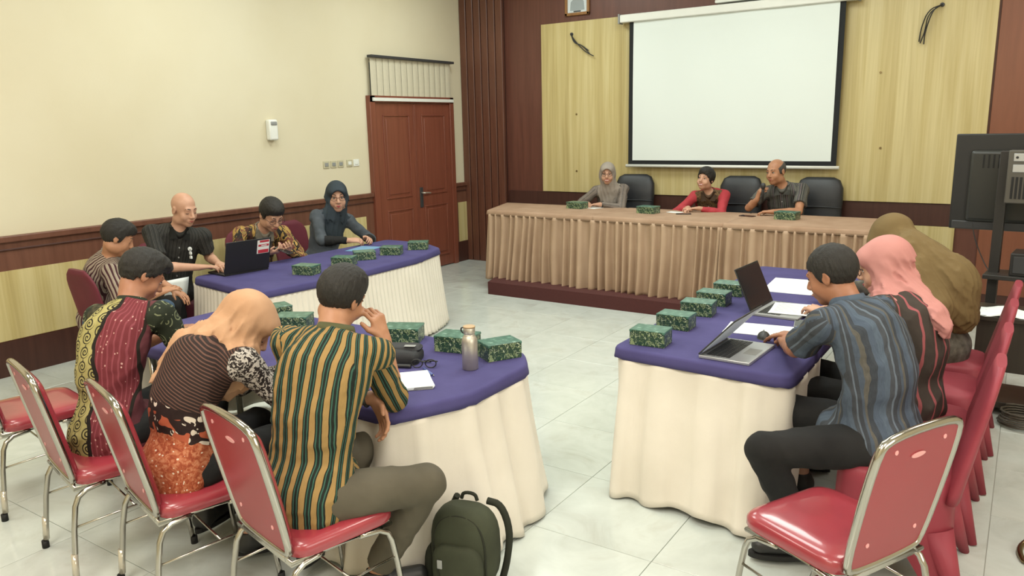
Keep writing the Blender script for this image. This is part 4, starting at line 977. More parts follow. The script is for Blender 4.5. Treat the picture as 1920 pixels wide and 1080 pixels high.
    for s_ in (-1, 1):
        E3(s_ * .079, -.008, -.005, .008, .019, .031, .008); E3(s_ * .087, -.004, -.002, .006, .011, .019, .004, '-')
    v, q = B.mesh(); v = lap(v, q, 1, .4)
    body = obj('person', to_mesh('person', v - org, q), SK[skin], None, tuple(org)); tag(body, lab, 'person')
    # ---- face details
    if eyes is not None:
        bm = bmesh.new()
        for s_ in (-1, 1):
            br = [hl(s_ * x, y, z) - org for x, y, z in ((.014, .0905, .028), (.03, .0885, .0335), (.047, .074, .029))]
            obj('eyebrow', tube(bmesh.new(), br, [.0022 * z_, .0034 * z_, .0018 * z_], 6, sub=1), BROW, body)
            if eyes == 'open':
                ey = uvs('eye', SCL, hl(s_ * .031, .0755, .003), Rh, (.0125 * z_, .0105 * z_, .0068 * z_), body, 14, org); uvs('iris', IRIS, hl(s_ * .031, .0835, .003), Rh, (.0052 * z_, .0032 * z_, .0055 * z_), ey, 10, org)
                obj('eyelid', tube(bmesh.new(), [hl(s_ * x, y, z) - org for x, y, z in ((.018, .083, .004), (.025, .087, .0095), (.036, .087, .0105), (.045, .079, .006))], .0018 * z_, 6, sub=1), BROW, body)
            else:
                obj('eyelashes', tube(bmesh.new(), [hl(s_ * x, y, z) - org for x, y, z in ((.019, .083, -.002), (.031, .0865, -.005), (.043, .081, -.002))], .0016 * z_, 6, sub=1), BROW, body)
        lm = LIPR if fem else LIP
        if mouth == 'smile':
            obj('lips', tube(bmesh.new(), [hl(x, y, z) - org for x, y, z in ((-.029, .083, -.054), (-.014, .0975, -.0555), (0, .1, -.057), (.014, .0975, -.0555), (.029, .083, -.054), (.015, .0955, -.069), (0, .098, -.0725), (-.015, .0955, -.069))], .0032 * z_, 8, closed=True, sub=1), lm, body)
            uvs('teeth', TEETH, hl(0, .0935, -.0625), Rh, (.022 * z_, .006 * z_, .007 * z_), body, 14, org)
        else:
            obj('lips', tube(tube(bmesh.new(), [hl(x, y, z) - org for x, y, z in ((-.024, .088, -.060), (-.01, .0985, -.0575), (0, .0985, -.059), (.01, .0985, -.0575), (.024, .088, -.060))], [.0015 * z_, .0036 * z_, .0034 * z_, .0036 * z_, .0015 * z_], 8), [hl(x, y, z) - org for x, y, z in ((-.022, .088, -.0635), (0, .0985, -.066), (.022, .088, -.0635))], [.0015 * z_, .0045 * z_, .0015 * z_], 8, sub=0), lm, body)
    if glasses:
        gb = obj('glasses', tube(bmesh.new(), [hl(x, y, z) - org for x, y, z in ((-.008, .103, .008), (0, .108, .010), (.008, .103, .008))], .0018, 6), glasses, body)
        for s_ in (-1, 1):
            obj('lens_rim', tube(bmesh.new(), [hl(s_ * .034 + .026 * math.cos(a), .100 - abs(.026 * math.cos(a)) * .15, .002 + .018 * math.sin(a)) - org for a in [2 * PI * i / 16 for i in range(16)]], .0019, 6, closed=True), glasses, gb)
            if not hijab: obj('temple', tube(bmesh.new(), [hl(s_ * x, y, z) - org for x, y, z in ((.059, .098, .008), (.078, .06, .008), (.083, .0, .006))], .0018, 6), glasses, gb)
    # ---- hair (in the head's own frame)
    if hair in ('short', 'fade', 'bald_top', 'bob', 'crew', 'pixie') and not hijab:
        Fh = Field((-.13, -.15, -.15), (.13, .14, .17), .0044); I3 = np.eye(3)
        t = dict(short=.012, fade=.013, bald_top=.005, bob=.017, pixie=.015, crew=.011)[hair]
        Fh.ell((0, -.014, .032), I3, (.075 + t, .094 + t, .086 + t * 1.25), .01, '+', .08)
        if hair == 'fade': Fh.ell((0, .025, .088), I3, (.062, .088, .048), .02)
        if hair in ('short', 'pixie'): Fh.ell((0, .02, .085), I3, (.060, .078, .045), .03)
        if hair == 'bob': Fh.ell((0, -.03, -.03), I3, (.085, .075, .085), .03, '+', .06); Fh.ell((0, .05, .075), I3, (.065, .055, .04), .02)
        X, Y, Z = Fh.ax[0][:, None, None], Fh.ax[1][None, :, None], Fh.ax[2][None, None, :]
        if hair == 'bob': zc = np.interp(Fh.ax[1], [-.12, -.05, -.01, .02, .045, .07, .1], [-.085, -.08, -.045, -.02, .02, .05, .052])
        elif hair == 'pixie': zc = np.interp(Fh.ax[1], [-.12, -.05, -.02, .01, .03, .055, .075, .1], [-.085, -.08, -.035, -.03, -.01, .025, .045, .045])
        elif hair == 'fade': zc = np.interp(Fh.ax[1], [-.12, -.05, -.015, .01, .035, .06, .1], [-.055, -.05, -.005, .0, .01, .052, .058])
        else: zc = np.interp(Fh.ax[1], [-.12, -.06, -.025, .005, .025, .04, .065, .1], [-.085, -.08, -.03, -.022, -.018, .03, .052, .06])
        zc = zc[None, :, None] + .003 * np.sin(X * 210 + Y * 160) + .003 * np.sin(X * 90 + Y * 330) - (.25 * X * X / .08 * (Y > .05) * .35)
        Fh.F = np.maximum(Fh.F, ((zc - Z) * .8).astype(f32))
        if hair == 'bald_top': Fh.F = np.maximum(Fh.F, (-(np.sqrt(X * X + (Y + .095) ** 2 * .8 + (Z - .02) ** 2 * .5) * 0 + np.maximum((Y + .035) * .9, 0) * 0 + ((-Y - .0) * .5 + (.052 - Z) + (np.abs(X) - .05) * .5))).astype(f32) * .6)
        Fh.ell((0, .095, -.02), I3, (.066, .05, .078), .008, '-')
        r = np.random.RandomState(seed); K = r.randn(7, 3) * np.array([330, 260, 160]); ph = r.rand(7) * 6
        amp = .0013; K[:, 2] *= .5; K *= .8
        Fh.disp(lambda x, y, z: amp * sum(np.sin(K[i, 0] * x + K[i, 1] * y + K[i, 2] * z + ph[i] + 1.3 * np.sin(60 * y + 40 * x + i)) for i in range(7)) / 2.2, .02)
        v, q = Fh.mesh(); v = (v * hsz) @ Rh.T + H - org; obj('hair', to_mesh('hair', v, q), hair_mat_ or HB, body)
    # ---- garments
    gh = max(h, .0078)
    st, sb, so = .55, None, .0
    C = Field(lo - .03, hi + .03, gh); o = .012
    fl_ = (fw, .70)
    C.cone(P - up * .02, mid, (.142 * g + o) * sc, (.132 * g + o) * sc, .05, fl_); C.cone(mid, ch, (.132 * g + o) * sc, (.15 + o) * sc, .05, fl_); C.cone(ch, N - up * .07 * sc, (.15 + o) * sc, (.10 + o) * sc, .05, (fw, .68)); C.cone(sR, sL, (.050 + o) * sc, (.050 + o) * sc, .05)
    C.cone(N - up * .02, sR, .035 * sc, .045 * sc, .03); C.cone(N - up * .02, sL, .035 * sc, .045 * sc, .03)
    pd = nrm(pf * .55 - V3(0, 0, 1) * .35 if hem > 0 else -up)
    # tail over the lap and the seat
    C.cone(P, P + pf * hem * .9 + V3(0, 0, .005), (.150 * g + o) * sc, (.12 + o) * sc, .05, (V3(0, 0, 1), .72)); C.cone(P + pf * -.03, P - pf * .035 - V3(0, 0, .045), (.14 * g + o) * sc, (.145 + o) * sc, .05, (fw, .75))
    for side, s_, E, W, hd, pn, cu in arms:
        if sleeve == 'short': e = s_ + (E - s_) * slf; C.cone(s_, e, (.050 + o) * sc, (.050 + .016) * sc, .03, None, '+', [(e, E - s_)])
        elif sleeve == 'elbow': e = E + (W - E) * .12; C.cone(s_, E, (.050 + o) * sc, (.044 + .012) * sc, .03); C.cone(E, e, (.056) * sc, .055 * sc, .01, None, '+', [(e, W - E)])
        else:
            e = E + (W - E) * .93; C.cone(s_, E, (.050 + o) * sc, (.042 + o) * sc, .03); C.cone(E, e, (.042 + o) * sc, (.027 + .010) * sc, .015, None, '+', [(e, W - E)])
    C.half(V3(P[0], P[1], P[2] - .10), V3(0, 0, -1))
    C.disp(wrinkle(seed, wr * .9, .8, up * .6 + rt * .8)); C.disp(wrinkle(seed + 20, wr * .6, 1.1, up * .8 - rt * .5)); C.disp(wrinkle(seed + 50, wr * .3, 2.4))
    if front: C.cone(N + fw * .075 + up * .03, N + fw * .135 * g - up * .105, .034, .004, .004, None, '-')
    # keep the neck opening clear
    C.cone(N - up * .012 + fw * .03, hl(0, 0, -.02), .050 * sc, .07 * sc, .01, None, '-')
    v, q = C.mesh(); v = lap(v, q, 1, .5)
    bones = [(P, N, fw, .155 * sc, 0)] + [(a[1] + (a[2] - a[1]) * .05, a[2], rt * a[0] * .5 + fw * .5 - up * 0, .055 * sc, -.25) for a in arms] + ([(a[2], a[3], rt * a[0] * .5 + fw * .5, .045 * sc, -.3) for a in arms] if sleeve == 'long' else [])
    uv, bi = cloth_uv(v, q, bones); mi = ((bi > 0).astype(int) + ((bi > 2).astype(int) if len(shirt_mats) > 2 else 0)) if len(shirt_mats) > 1 else None
    obj('shirt' if not fem else 'blouse', to_mesh('shirt', v - org, q, uv, mi), shirt_mats, body)
    if collar and not hijab:
        bm = bmesh.new(); R = []; nn = 26
        for (rr, hh) in ((.066, -.018), (.070, .012), (.063, .032), (.059, .030), (.060, -.01)):
            row = []
            for i in range(nn):
                a = 2 * PI * (i + .5) / nn; fr = max(0, math.cos(a)); op = .0 + .02 * fr
                p = N + fw * (math.cos(a) * rr * sc * 1.05 + .012) + rt * (math.sin(a) * rr * sc) + up * (hh * sc + .012 - .045 * max(0, fr) ** 2 * sc - .004); row.append(bm.verts.new(p - org))
            R.append(row)
        for k_ in range(5):
            for i in range(nn): bm.faces.new((R[k_][i], R[(k_ + 1) % 5][i], R[(k_ + 1) % 5][(i + 1) % nn], R[k_][(i + 1) % nn])).smooth = True
        bmesh.ops.recalc_face_normals(bm, faces=bm.faces[:]); obj('collar', bm, shirt_mats[-1] if paint is None else paint, body)
        if front:
            for s1 in (-1, 1):
                bm = bmesh.new(); q4 = [N + fw * .062 + rt * s1 * .052 + up * .030, N + fw * .122 + rt * s1 * .016 - up * .050, N + fw * .118 + rt * s1 * .075 - up * .058, N + fw * .03 + rt * s1 * .085 + up * .012]
                bm.faces.new([bm.verts.new(Vector(p - org)) for p in (q4 if s1 > 0 else q4[::-1])]); bmesh.ops.solidify(bm, geom=bm.faces[:], thickness=.007); obj('collar_flap', bm, shirt_mats[-1] if paint is None else paint, body)
            for k_ in range(4):
                p = N + fw * (.118 + .02 * min(k_, 2)) * g - up * (.12 + .075 * k_) - org; obj('button', cyl(bmesh.new(), p, p + fw * .012, .0055, 10), M['grey'], body)
    # ---- trousers
    D = Field(lo - .03, hi + .03, max(gh, .009)); D.cone(P + V3(0, 0, .0), P - V3(0, 0, .03), .128 * sc, .138 * sc, .04, (pf, .85))
    for side, hip, K, An, fd in legs:
        e = K + (An - K) * (.93 if not fem else .82); D.cone(hip - V3(0, 0, .01), K, .092 * sc, .067 * sc, .03); D.cone(K, e, .067 * sc, .058 * sc, .02, None, '+', [(e, An - K)])
    D.disp(wrinkle(seed + 9, .008, 1.0)); v, q = D.mesh(); v = lap(v, q, 1, .5); obj('trousers', to_mesh('trousers', v - org, q), trousers, body)
    for side, hip, K, An, fd in legs:
        c = An + fd * .055 - V3(0, 0, .052); rr = np.cross(fd, V3(0, 0, 1)); S_ = Field(c - .24, c + .24, .008); gz = An[2] - .10
        S_.cone(c - fd * .075, c + fd * .115, .040, .036, .03, (V3(0, 0, 1), .95)); S_.cone(c - fd * .07, An - fd * .005, .040, .040, .03); S_.half(V3(0, 0, max(gz + .004, c[2] - .044)), V3(0, 0, -1)); S_.half(An - V3(0, 0, -.005), V3(0, 0, 1))
        v, q = S_.mesh(); sh = obj('shoe', to_mesh('shoe', v - org, q), M['black'], body)
        zf = max(gz, c[2] - .048)
        pts = [(c + fd * (math.cos(a) * .145 + .018) + rr * math.sin(a) * .042 * (1 + .15 * math.cos(a))) - org for a in [2 * PI * i / 24 for i in range(24)]]
        obj('sole', prism(bmesh.new(), [(p[0], p[1]) for p in pts], zf, zf + .022), M['rubber'], sh)
    # ---- headscarf
    if hijab:
        lo2 = np.minimum(H, N) - .42; hi2 = np.maximum(H, N) + .42; J = Field(lo2, hi2, .0069); z2 = hsz
        J.ell(hl(0, -.016, .034), Rh, (.089 * z2, .108 * z2, .101 * z2), .02); J.ell(hl(0, -.005, -.005), Rh, (.098 * z2, .055 * z2, .07 * z2), .03); J.ell(hl(0, .0, -.045), Rh, (.074 * z2, .082 * z2, .085 * z2), .03)
        J.ell(hl(0, .055, .052), Rh, (.068 * z2, .058 * z2, .045 * z2), .03)
        nk = hijab.get('nk', .078); J.cone(hl(0, -.02, -.05), N + fw * .01, nk * z2, (nk + .008) * sc, .04 if nk > .07 else .02); J.cone(N - up * .01, sR * .75 + N * .25 - up * .015, .072 * sc, .068 * sc, .035); J.cone(N - up * .01, sL * .75 + N * .25 - up * .015, .072 * sc, .068 * sc, .035)
        for j, (rr, z0, tl) in enumerate(((.084, -.085, .35), (.092, -.112, .1), (.086, -.10, -.35)) if hijab.get('wraps') else ()):    # cloth wound round the neck
            ring = [hl(rr * math.cos(a), -.012 + rr * .95 * math.sin(a), z0 + .04 * tl * math.cos(a) + .028 * math.sin(a + 3.6) * (1 - j * .4)) for a in [2 * PI * i / 14 for i in range(15)]]
            for p_, q_ in zip(ring, ring[1:]): J.cone(p_, q_, .0165 * z2, .0165 * z2, .009)
        for s1 in ((-1, 1) if hijab.get('arcs') else ()):    # folds running from the forehead back to the nape
            for arc in (((.058, .078, .072), (.086, .02, .045), (.086, -.05, -.015), (.055, -.10, -.075)), ((.072, .070, .015), (.094, .015, -.02), (.080, -.045, -.08)), ((.028, .085, .105), (.062, .0, .105), (.075, -.085, .04), (.05, -.115, -.04))):
                for p_, q_ in zip(arc, arc[1:]): J.cone(hl(p_[0] * s1 * .95, p_[1] * .95, p_[2] * .95), hl(q_[0] * s1 * .95, q_[1] * .95, q_[2] * .95), .011 * z2, .011 * z2, .016)
        for (a, b, ra, rb, fl2) in hijab.get('drape', []):
            J.cone(V3(*a), V3(*b), ra, rb, .05, (fw, fl2) if fl2 else None, '+', None, .05)
        for (a, b, ra, rb, fl2) in hijab.get('ld', []):
            la, lb = [N + rt * q[0] + fw * q[1] + up * q[2] for q in (a, b)]; J.cone(la, lb, ra, rb, .03, (fw, fl2) if fl2 else None, '+', None, .05)
        if hijab.get('chest', True): J.cone(N + fw * .04, N - up * hijab.get('len', .15) + fw * .055, .10 * sc, .125 * sc, .05, (fw, .55))
        if hijab.get('cut') is not None:
            for p_, n_ in hijab['cut']: J.half(V3(*p_), V3(*n_))
        fo = hijab.get('fold', .012); fl1 = hijab.get('flow', fw * .3 - up); K = ridge(seed + 3, fo * 1.25, 72, V3(*fl1), H); K3 = ridge(seed + 4, fo * .45, 125, V3(*fl1), H); K4 = wrinkle(seed + 6, fo * .5, .8); K5 = ridge(seed + 11, hijab.get('hf', .0035), 46, Rh[:, 2] * .85 - Rh[:, 1] * .5, H)
        def folds(x, y, z):
            p = np.stack([x, y, z], -1) - H; yy = p @ Rh[:, 1]; zz = p @ Rh[:, 2]; t = np.clip((hijab.get('tg', .055) - zz - yy * .3) / .12, 0, 1)
            return (K(x, y, z) + K3(x, y, z)) * t + K4(x, y, z) * (.6 + .6 * t) + K5(x, y, z) * np.clip((.07 - zz) / .06, 0, 1) * np.clip((.09 - yy) / .04, 0, 1)
        J.disp(folds, .04)
        J.ell(hl(0, .115, -.012), Rh, (.057 * z2, .095 * z2, .078 * z2), .012, '-')
        v, q = J.mesh(); v = lap(v, q, 1, .35); obj('headscarf', to_mesh('headscarf', v - org, q), hijab_mat, body)
    for side, wm in (watch or {}).items():
        a = arms[0] if side == 'R' else arms[1]; d = nrm(a[3] - a[2]); c = a[3] - d * .03; rr = nrm(np.cross(d, V3(.1, .2, 1))); r3 = np.cross(d, rr)
        w_ = obj('watch_strap', tube(bmesh.new(), [c + (rr * math.cos(t) + r3 * math.sin(t)) * .030 * sc - org for t in [2 * PI * i / 18 for i in range(18)]], .0065, 8, closed=True), M['black'], body)
        e = c - a[5] * .03 - org; obj('watch_face', cyl(bmesh.new(), e, e - nrm(a[5]) * .008, .015, 16), wm, w_)
    if extra: extra(body, org, dict(N=N, fw=fw, rt=rt, up=up, P=P, arms=arms, ch=ch, sc=sc, hl=hl, sR=sR, sL=sL))
    return body

# ------------------------------------------------------------------ fabrics (u runs round the body, 0 at the spine; v runs up it)
def fab(name, fn, rough=.82, bump=.0012):
    g = G(name, rough, 0, .25); n = g.nt.nodes.new('ShaderNodeUVMap'); n.uv_map = 'cloth'; u, v, _ = g.sep(n.outputs[0]); pos = g.coords('Object')
    g.color(fn(g, u, v, pos)); g.bump(g.noise(pos, 260, 2), bump, .5); return g.mat
def stripes(stops, per, wob=.004, weave=.12, off=0.0):
    def fn(g, u, v, pos):
        w_ = g.noise(pos, 9, 2) * (wob * 2) - wob; c = g.ramp(((u + w_ + off) / per).fract(), stops, 'CONSTANT'); x, y, z = g.sep(pos)
        n = g.noise(g.comb(u * 300.0, v * 40.0), 1.0, 2); return g.mix(weave, c, g.ramp(n, [(.3, '000000'), (.7, 'ffffff')]), 'OVERLAY')
    return fn
F_p7 = fab('yellow_green_stripes', stripes([(0, '94784a'), (.43, '1b201b'), (.52, '35594c'), (.61, '1b201b'), (.80, '35594c'), (.89, '1b201b'), (.99, '94784a')], .043, .002, .05))
F_p11 = fab('blue_grey_stripes', stripes([(0, '4e5a68'), (.16, '42464c'), (.30, '5f6a76'), (.36, '3c4046'), (.52, '48525f'), (.62, '57554f'), (.70, '393e45'), (.84, '495463')], .125, .003, .12))
F_p1 = fab('maroon_grey_stripes', stripes([(0, '948878'), (.42, '43262a'), (.86, 'a1988a')], .028))
F_p1y = plain('grey_yoke', '7c7b78', .8, 0, .2, 40)
F_p2 = fab('black_pinstripe', stripes([(0, '2c2c2a'), (.5, '454542'), (.6, '2a2a29'), (.8, '4e4c48'), (.9, '2c2c2a')], .03))
F_p8 = fab('grey_brown_stripes', stripes([(0, '7d736a'), (.4, '5a524d'), (.52, '8a827a'), (.6, '413b39'), (.7, '79706a')], .05))
F_p10 = fab('dark_grey_multi_stripes', stripes([(0, '55544f'), (.2, '3f403e'), (.35, '6b6962'), (.42, '3c3c3b'), (.6, '7d6f6d'), (.66, '48474a'), (.8, '5f5e58')], .085))
F_p12 = fab('brown_pink_stripes', stripes([(0, '413a35'), (.70, '985558'), (.88, '413a35')], .06, .006, .04))
def p5(g, u, v, pos):
    w_ = (v * 22.0).sin() * .012 + (v * 55.0).sin() * .003; uu = u + w_
    s = .064; a = ((u / s).fract() - .5) * s; b = ((v / s + (u / s).floor() * .5).fract() - .5) * s; r = (a * a + b * b).sqrt(); an = b.atan2(a)
    sp = (r * 70.0 - an * .159).fract().lt(.42) * r.lt(.029)
    bar = a.abs().lt(.003) * b.gt(.018)
    yel = g.mix((sp + bar).min(1.0), g.ramp(g.noise(pos, 40, 2), [(.3, '9b935a'), (.7, 'aba36c')]), '23201a')
    dots = g.voro(g.comb(u * 1.0, v * .6), 60, 'F1'); st = ((u / .02).fract() - .5).abs().lt(.14); red = g.mix(st, '6c2d33', '824048'); red = g.mix(dots.lt(.16), red, 'c39a92')
    dk = g.ramp(g.noise(pos, 35, 3), [(.4, '2b2a20'), (.6, '494532')])
    c = g.mix(uu.gt(.035), yel, red); line = (uu - .032).abs().lt(.009); c = g.mix(line, c, '201c17'); c = g.mix(uu.gt(.19), c, '241f1a'); c = g.mix(uu.gt(.21), c, '5c3036')
    return g.mix(uu.lt(-.16), c, dk)
F_p5 = fab('batik_red_yellow', p5)
def p5s(g, u, v, pos):
    s = .07; a = ((u / s).fract() - .5) * s; b = ((v / s + .3).fract() - .5) * s; r = (a * a + b * b).sqrt(); an = b.atan2(a)
    sp = (r * 60.0 - an * .159).fract().lt(.35) * r.lt(.03); d = g.voro(pos, 38).lt(.14)
    c = g.mix(d, '272d22', '8a8b74'); return g.mix(sp * g.noise(pos, 12, 1).gt(.5), c, '747a5d')
F_p5s = fab('batik_dark_green', p5s)
def p6(g, u, v, pos):
    lin_ = ((v + u * .35) / .013).fract().lt(.35); base = g.mix(lin_, '2b211f', '63463c')
    fl1 = g.voro(g.comb(u, v), 29, 'F1'); white = fl1.lt(.36) * g.noise(g.comb(u, v), 30, 2).gt(.45)
    low = (v + g.noise(g.comb(u, v), 14, 2) * .05 - .025); flowers = g.mix(white, '2a1d1b', 'cfc3b4'); orange = g.ramp(g.noise(g.comb(u, v), 55, 3, .6, 1.0), [(.35, '8c402a'), (.5, 'a55638'), (.62, 'bb7a5a')])
    orange = g.mix(g.voro(g.comb(u, v), 40).lt(.16), orange, 'd9c7b4')
    c = g.mix(low.lt(.21), base, flowers); blob_ = g.noise(g.comb(u, v), 16, 1).gt(.53); c = g.mix(low.lt(.17) * blob_, c, 'a8563c'); return g.mix(low.lt(.095), c, orange)
F_p6 = fab('brown_batik_flowers', p6)
F_p6s = fab('batik_sleeve_flowers', lambda g, u, v, pos: g.mix(g.noise(g.comb(u, v), 55, 3, .6, 1.5).gt(.52), '2a2322', 'b9b2aa'))
def p3(g, u, v, pos):
    n = g.noise(g.comb(u * 1.0, v * .5), 16, 2, .5, 1.0); c = g.ramp(n, [(0, '4a2f28'), (.42, '2b2724'), (.5, 'a98a4c'), (.58, '6d4038'), (.66, '8a7444')], 'CONSTANT')
    st = ((u / .011).fract()).lt(.4); c2 = g.mix(st, '2d2b2b', '8b8578'); return g.mix(u.abs().gt(.40) + u.abs().lt(.02), c, c2)
F_p3 = fab('brown_yellow_batik', p3)
F_p9 = fab('red_blouse', lambda g, u, v, pos: g.mix(u.abs().gt(.30), g.ramp(g.noise(pos, 10, 2), [(.3, '9d2c36'), (.7, 'a5343e')]), g.ramp(g.noise(pos, 28, 3, .6, 1.2), [(.42, '43302a'), (.5, '7a6240'), (.6, '4d3a2f')])))
F_p9s = plain('red_sleeve', 'a9343d', .8, 0, .08, 12)
F_p4 = mat_cloth('slate_blouse', '4a5058', '5d636b', 8, .003); F_p4s = mat_cloth('slate_sleeve', '40464c', '565c63', 8, .003)
F_p13 = mat_cloth('grey_print_sleeve', '4e4c45', '76736a', 30, .003)
HJ = dict(p4=mat_cloth('slate_scarf', '2c343a', '38424a', 5), p6=mat_cloth('peach_scarf', 'b58c6b', 'c19a7a', 9, .004), p8=mat_cloth('grey_scarf', '8c837a', '9b9289', 5), p12=mat_cloth('pink_scarf', 'b87f7a', 'c58c86', 4), p13=mat_cloth('olive_brown_scarf', '6c5a3a', '7a6745', 4))
T_dark = mat_cloth('black_trousers', '1b1b1c', '242424', 6, .002); T_olive = mat_cloth('olive_grey_trousers', '4f4a3e', '5b5548', 5, .002); T_jean = mat_cloth('blue_jeans', '3b4e63', '4b6078', 12, .002); T_grey = mat_cloth('dark_grey_trousers', '34343a', '414146', 6, .002)
DB = (0, 0, -1)
# ------------------------------------------------------------------ the thirteen people
def at(px, py, z): pass
# near row, seen from behind
person('man in yellow, green and black striped shirt resting his cheek on his hand', (-2.10, 1.78, .56), (-2.14, 1.98, 1.09), (-2.19, 2.08, 1.212), 108, 96, 20, -10, sc=1.08, skin='mid', h=.0062, shirt_mats=[F_p7], sleeve='elbow', trousers=T_olive, hair='short', hs=.90,
       RA=dict(e=(-2.05, 2.19, .79), w=(-2.075, 2.185, 1.03), hd=(-.28, -.08, 1), pn=(-1, -.1, -.2), curl=.75, sh=(-.07, .03, -.03)), LA=dict(w=(-2.10, 2.13, .80), hint=(-.8, .1, -.9), hd=(.6, -.1, -.75), pn=(-.2, -.9, -.1), curl=.35),
       RL=dict(k=(-1.80, 2.08, .53), a=(-2.03, 2.02, .12), fd=(.6, .8, 0)), LL=dict(k=(-2.22, 2.2, .54), a=(-2.42, 1.98, .12), fd=(-.3, .9, 0)), paz=95, hem=.08, seed=3, watch={'L': M['black']}, slouch=.06, wr=.012, paint=plain('green_collar', '4b4b2c', .8))
person('man in red, yellow and dark green batik shirt looking down, short dark hair', (-3.36, 1.74, .55), (-3.46, 1.95, 1.06), (-3.52, 2.06, 1.185), 104, 74, 36, 4, sc=1.06, skin='tan', h=.0066, shirt_mats=[F_p5, F_p5s], sleeve='elbow', trousers=T_dark, hair='fade', hs=.93,
       RA=dict(e=(-3.24, 2.06, .83), w=(-3.47, 2.24, .86), hd=(-.35, .75, .1), pn=(-.3, 0, -1), curl=.6), LA=dict(w=(-3.62, 2.22, .84), hint=(-.6, .1, -.8)), paz=95, seed=5, watch={'R': M['black']}, slouch=.07, hem=.10, wr=.012, paint=F_p5s)
person('woman in a peach headscarf and brown floral batik blouse bent over the table', (-2.76, 1.70, .55), (-2.72, 1.92, .99), (-2.69, 2.00, 1.055), 80, 50, 46, 0, sc=1.04, skin='light', h=.0066, shirt_mats=[F_p6, F_p6s], sleeve='long', trousers=T_dark, hair=None, fem=True,
       RA=dict(w=(-2.50, 2.26, .79), hint=(.5, .2, -.9)), LA=dict(w=(-2.72, 2.28, .79), hint=(-.6, .1, -.8)), RL=dict(a=(-2.72, 1.93, .11), k=(-2.62, 2.12, .54), fd=(.5, .85, 0)), LL=dict(a=(-3.04, 1.90, .11), k=(-2.85, 2.14, .54), fd=(-.2, .95, 0)), paz=85, seed=8, hs=1.06,
       hijab=dict(len=.10, fold=.010, wraps=1, tg=.11, flow=(-.45, -.5, -.75), nk=.088, hf=.007, ld=[((-.05, -.03, .03), (-.12, -.12, -.07), .075, .07, .55), ((-.12, -.12, -.07), (-.165, -.175, -.25), .072, .012, .4), ((-.04, -.08, .02), (-.11, -.155, -.12), .05, .02, .6), ((.05, .06, .0), (.075, .10, -.09), .075, .065, .7), ((.0, -.06, .03), (-.01, -.10, -.01), .08, .07, .55)]), hijab_mat=HJ['p6'], slouch=.10, hem=.06, eyes='closed', girth=1.02)
# along the cream wall
person('man in maroon and grey striped shirt looking down beside the wall', (-5.62, 2.94, .54), (-5.44, 2.97, 1.00), (-5.36, 2.99, 1.135), 58, 62, 28, 0, sc=1.0, skin='mid', h=.008, shirt_mats=[F_p1], sleeve='short', trousers=T_jean, hair='short', RA=dict(w=(-5.10, 3.10, .74), hint=(.5, -.5, -.8), pn=(-.3, .2, -1)), LA=dict(w=(-5.22, 3.28, .72), hint=(-.3, .8, -.7)), paz=38, seed=11, eyes='closed', paint=F_p1y)
def badge(body, org, d):
    p = d['N'] - d['up'] * .13 - d['rt'] * .085 + d['fw'] * .105 - org
    b = obj('badge', cyl(bmesh.new(), p, p + d['fw'] * .014, .016, 16), M['paper'], body); obj('badge_clip', xbox((-.006, -.006, -.075), (.006, .006, 0), .002), M['grey'], b).location = p + d['fw'] * .012
    for z in (-.03, -.065): obj('badge_tag', xbox((-.012, -.006, z - .012), (.012, .006, z + .01), .002), M['paper'], b).location = p + d['fw'] * .016
person('bald man in a black short-sleeved shirt typing on the black laptop', (-5.84, 3.64, .56), (-5.69, 3.68, 1.10), (-5.61, 3.70, 1.255), -22, 2, 16, 0, sc=1.08, skin='light', h=.0068, shirt_mats=[F_p2], sleeve='short', trousers=T_dark, hair=None, RA=dict(e=(-5.60, 3.44, .83), w=(-5.46, 3.68, .80), hd=(.6, .8, 0), curl=.35), LA=dict(e=(-5.66, 3.92, .83), w=(-5.46, 3.86, .80), hd=(.9, -.2, 0), curl=.35), front=True, slf=.72, paz=-24, seed=14, eyes='closed', extra=badge, girth=1.05,
       RL=dict(k=(-5.46, 3.40, .55)), LL=dict(k=(-5.58, 3.52, .55)))
person('man with glasses in brown and yellow batik looking at his phone', (-5.94, 4.56, .52), (-5.68, 4.50, 1.00), (-5.53, 4.49, 1.135), -20, -12, 34, 0, sc=1.06, hs=1.08, skin='light', h=.0068, shirt_mats=[F_p3], sleeve='long', trousers=T_dark, hair='short', RA=dict(w=(-5.44, 4.33, .82), hint=(.0, -.8, -.8), hd=(.75, .5, .1), pn=(0, .4, .9), curl=.7), LA=dict(w=(-5.42, 4.53, .82), hint=(.1, .9, -.8), hd=(.8, -.5, .1), pn=(0, -.4, .9), curl=.7), paz=-15, seed=17, eyes='closed', glasses=GLS, front=True)
person('woman in a dark slate headscarf and glasses with clasped hands', (-5.96, 5.42, .54), (-5.80, 5.47, 1.03), (-5.74, 5.48, 1.195), -18, -38, 4, 0, sc=1.07, hs=1.12, skin='light', h=.0068, shirt_mats=[F_p4, F_p4s, T_dark], sleeve='long', trousers=T_dark, hair=None, fem=True, glasses=GLS, eyes='open',
       RA=dict(w=(-5.48, 5.36, .79), hint=(.1, -.8, -.7), hd=(.75, .65, 0), pn=(0, .6, -.8), curl=.6), LA=dict(w=(-5.46, 5.56, .79), hint=(.2, .8, -.7), hd=(.8, -.25, .05), pn=(0, -.6, -.7), curl=.6), paz=-10, seed=19, hijab=dict(len=.20, fold=.012), hijab_mat=HJ['p4'])
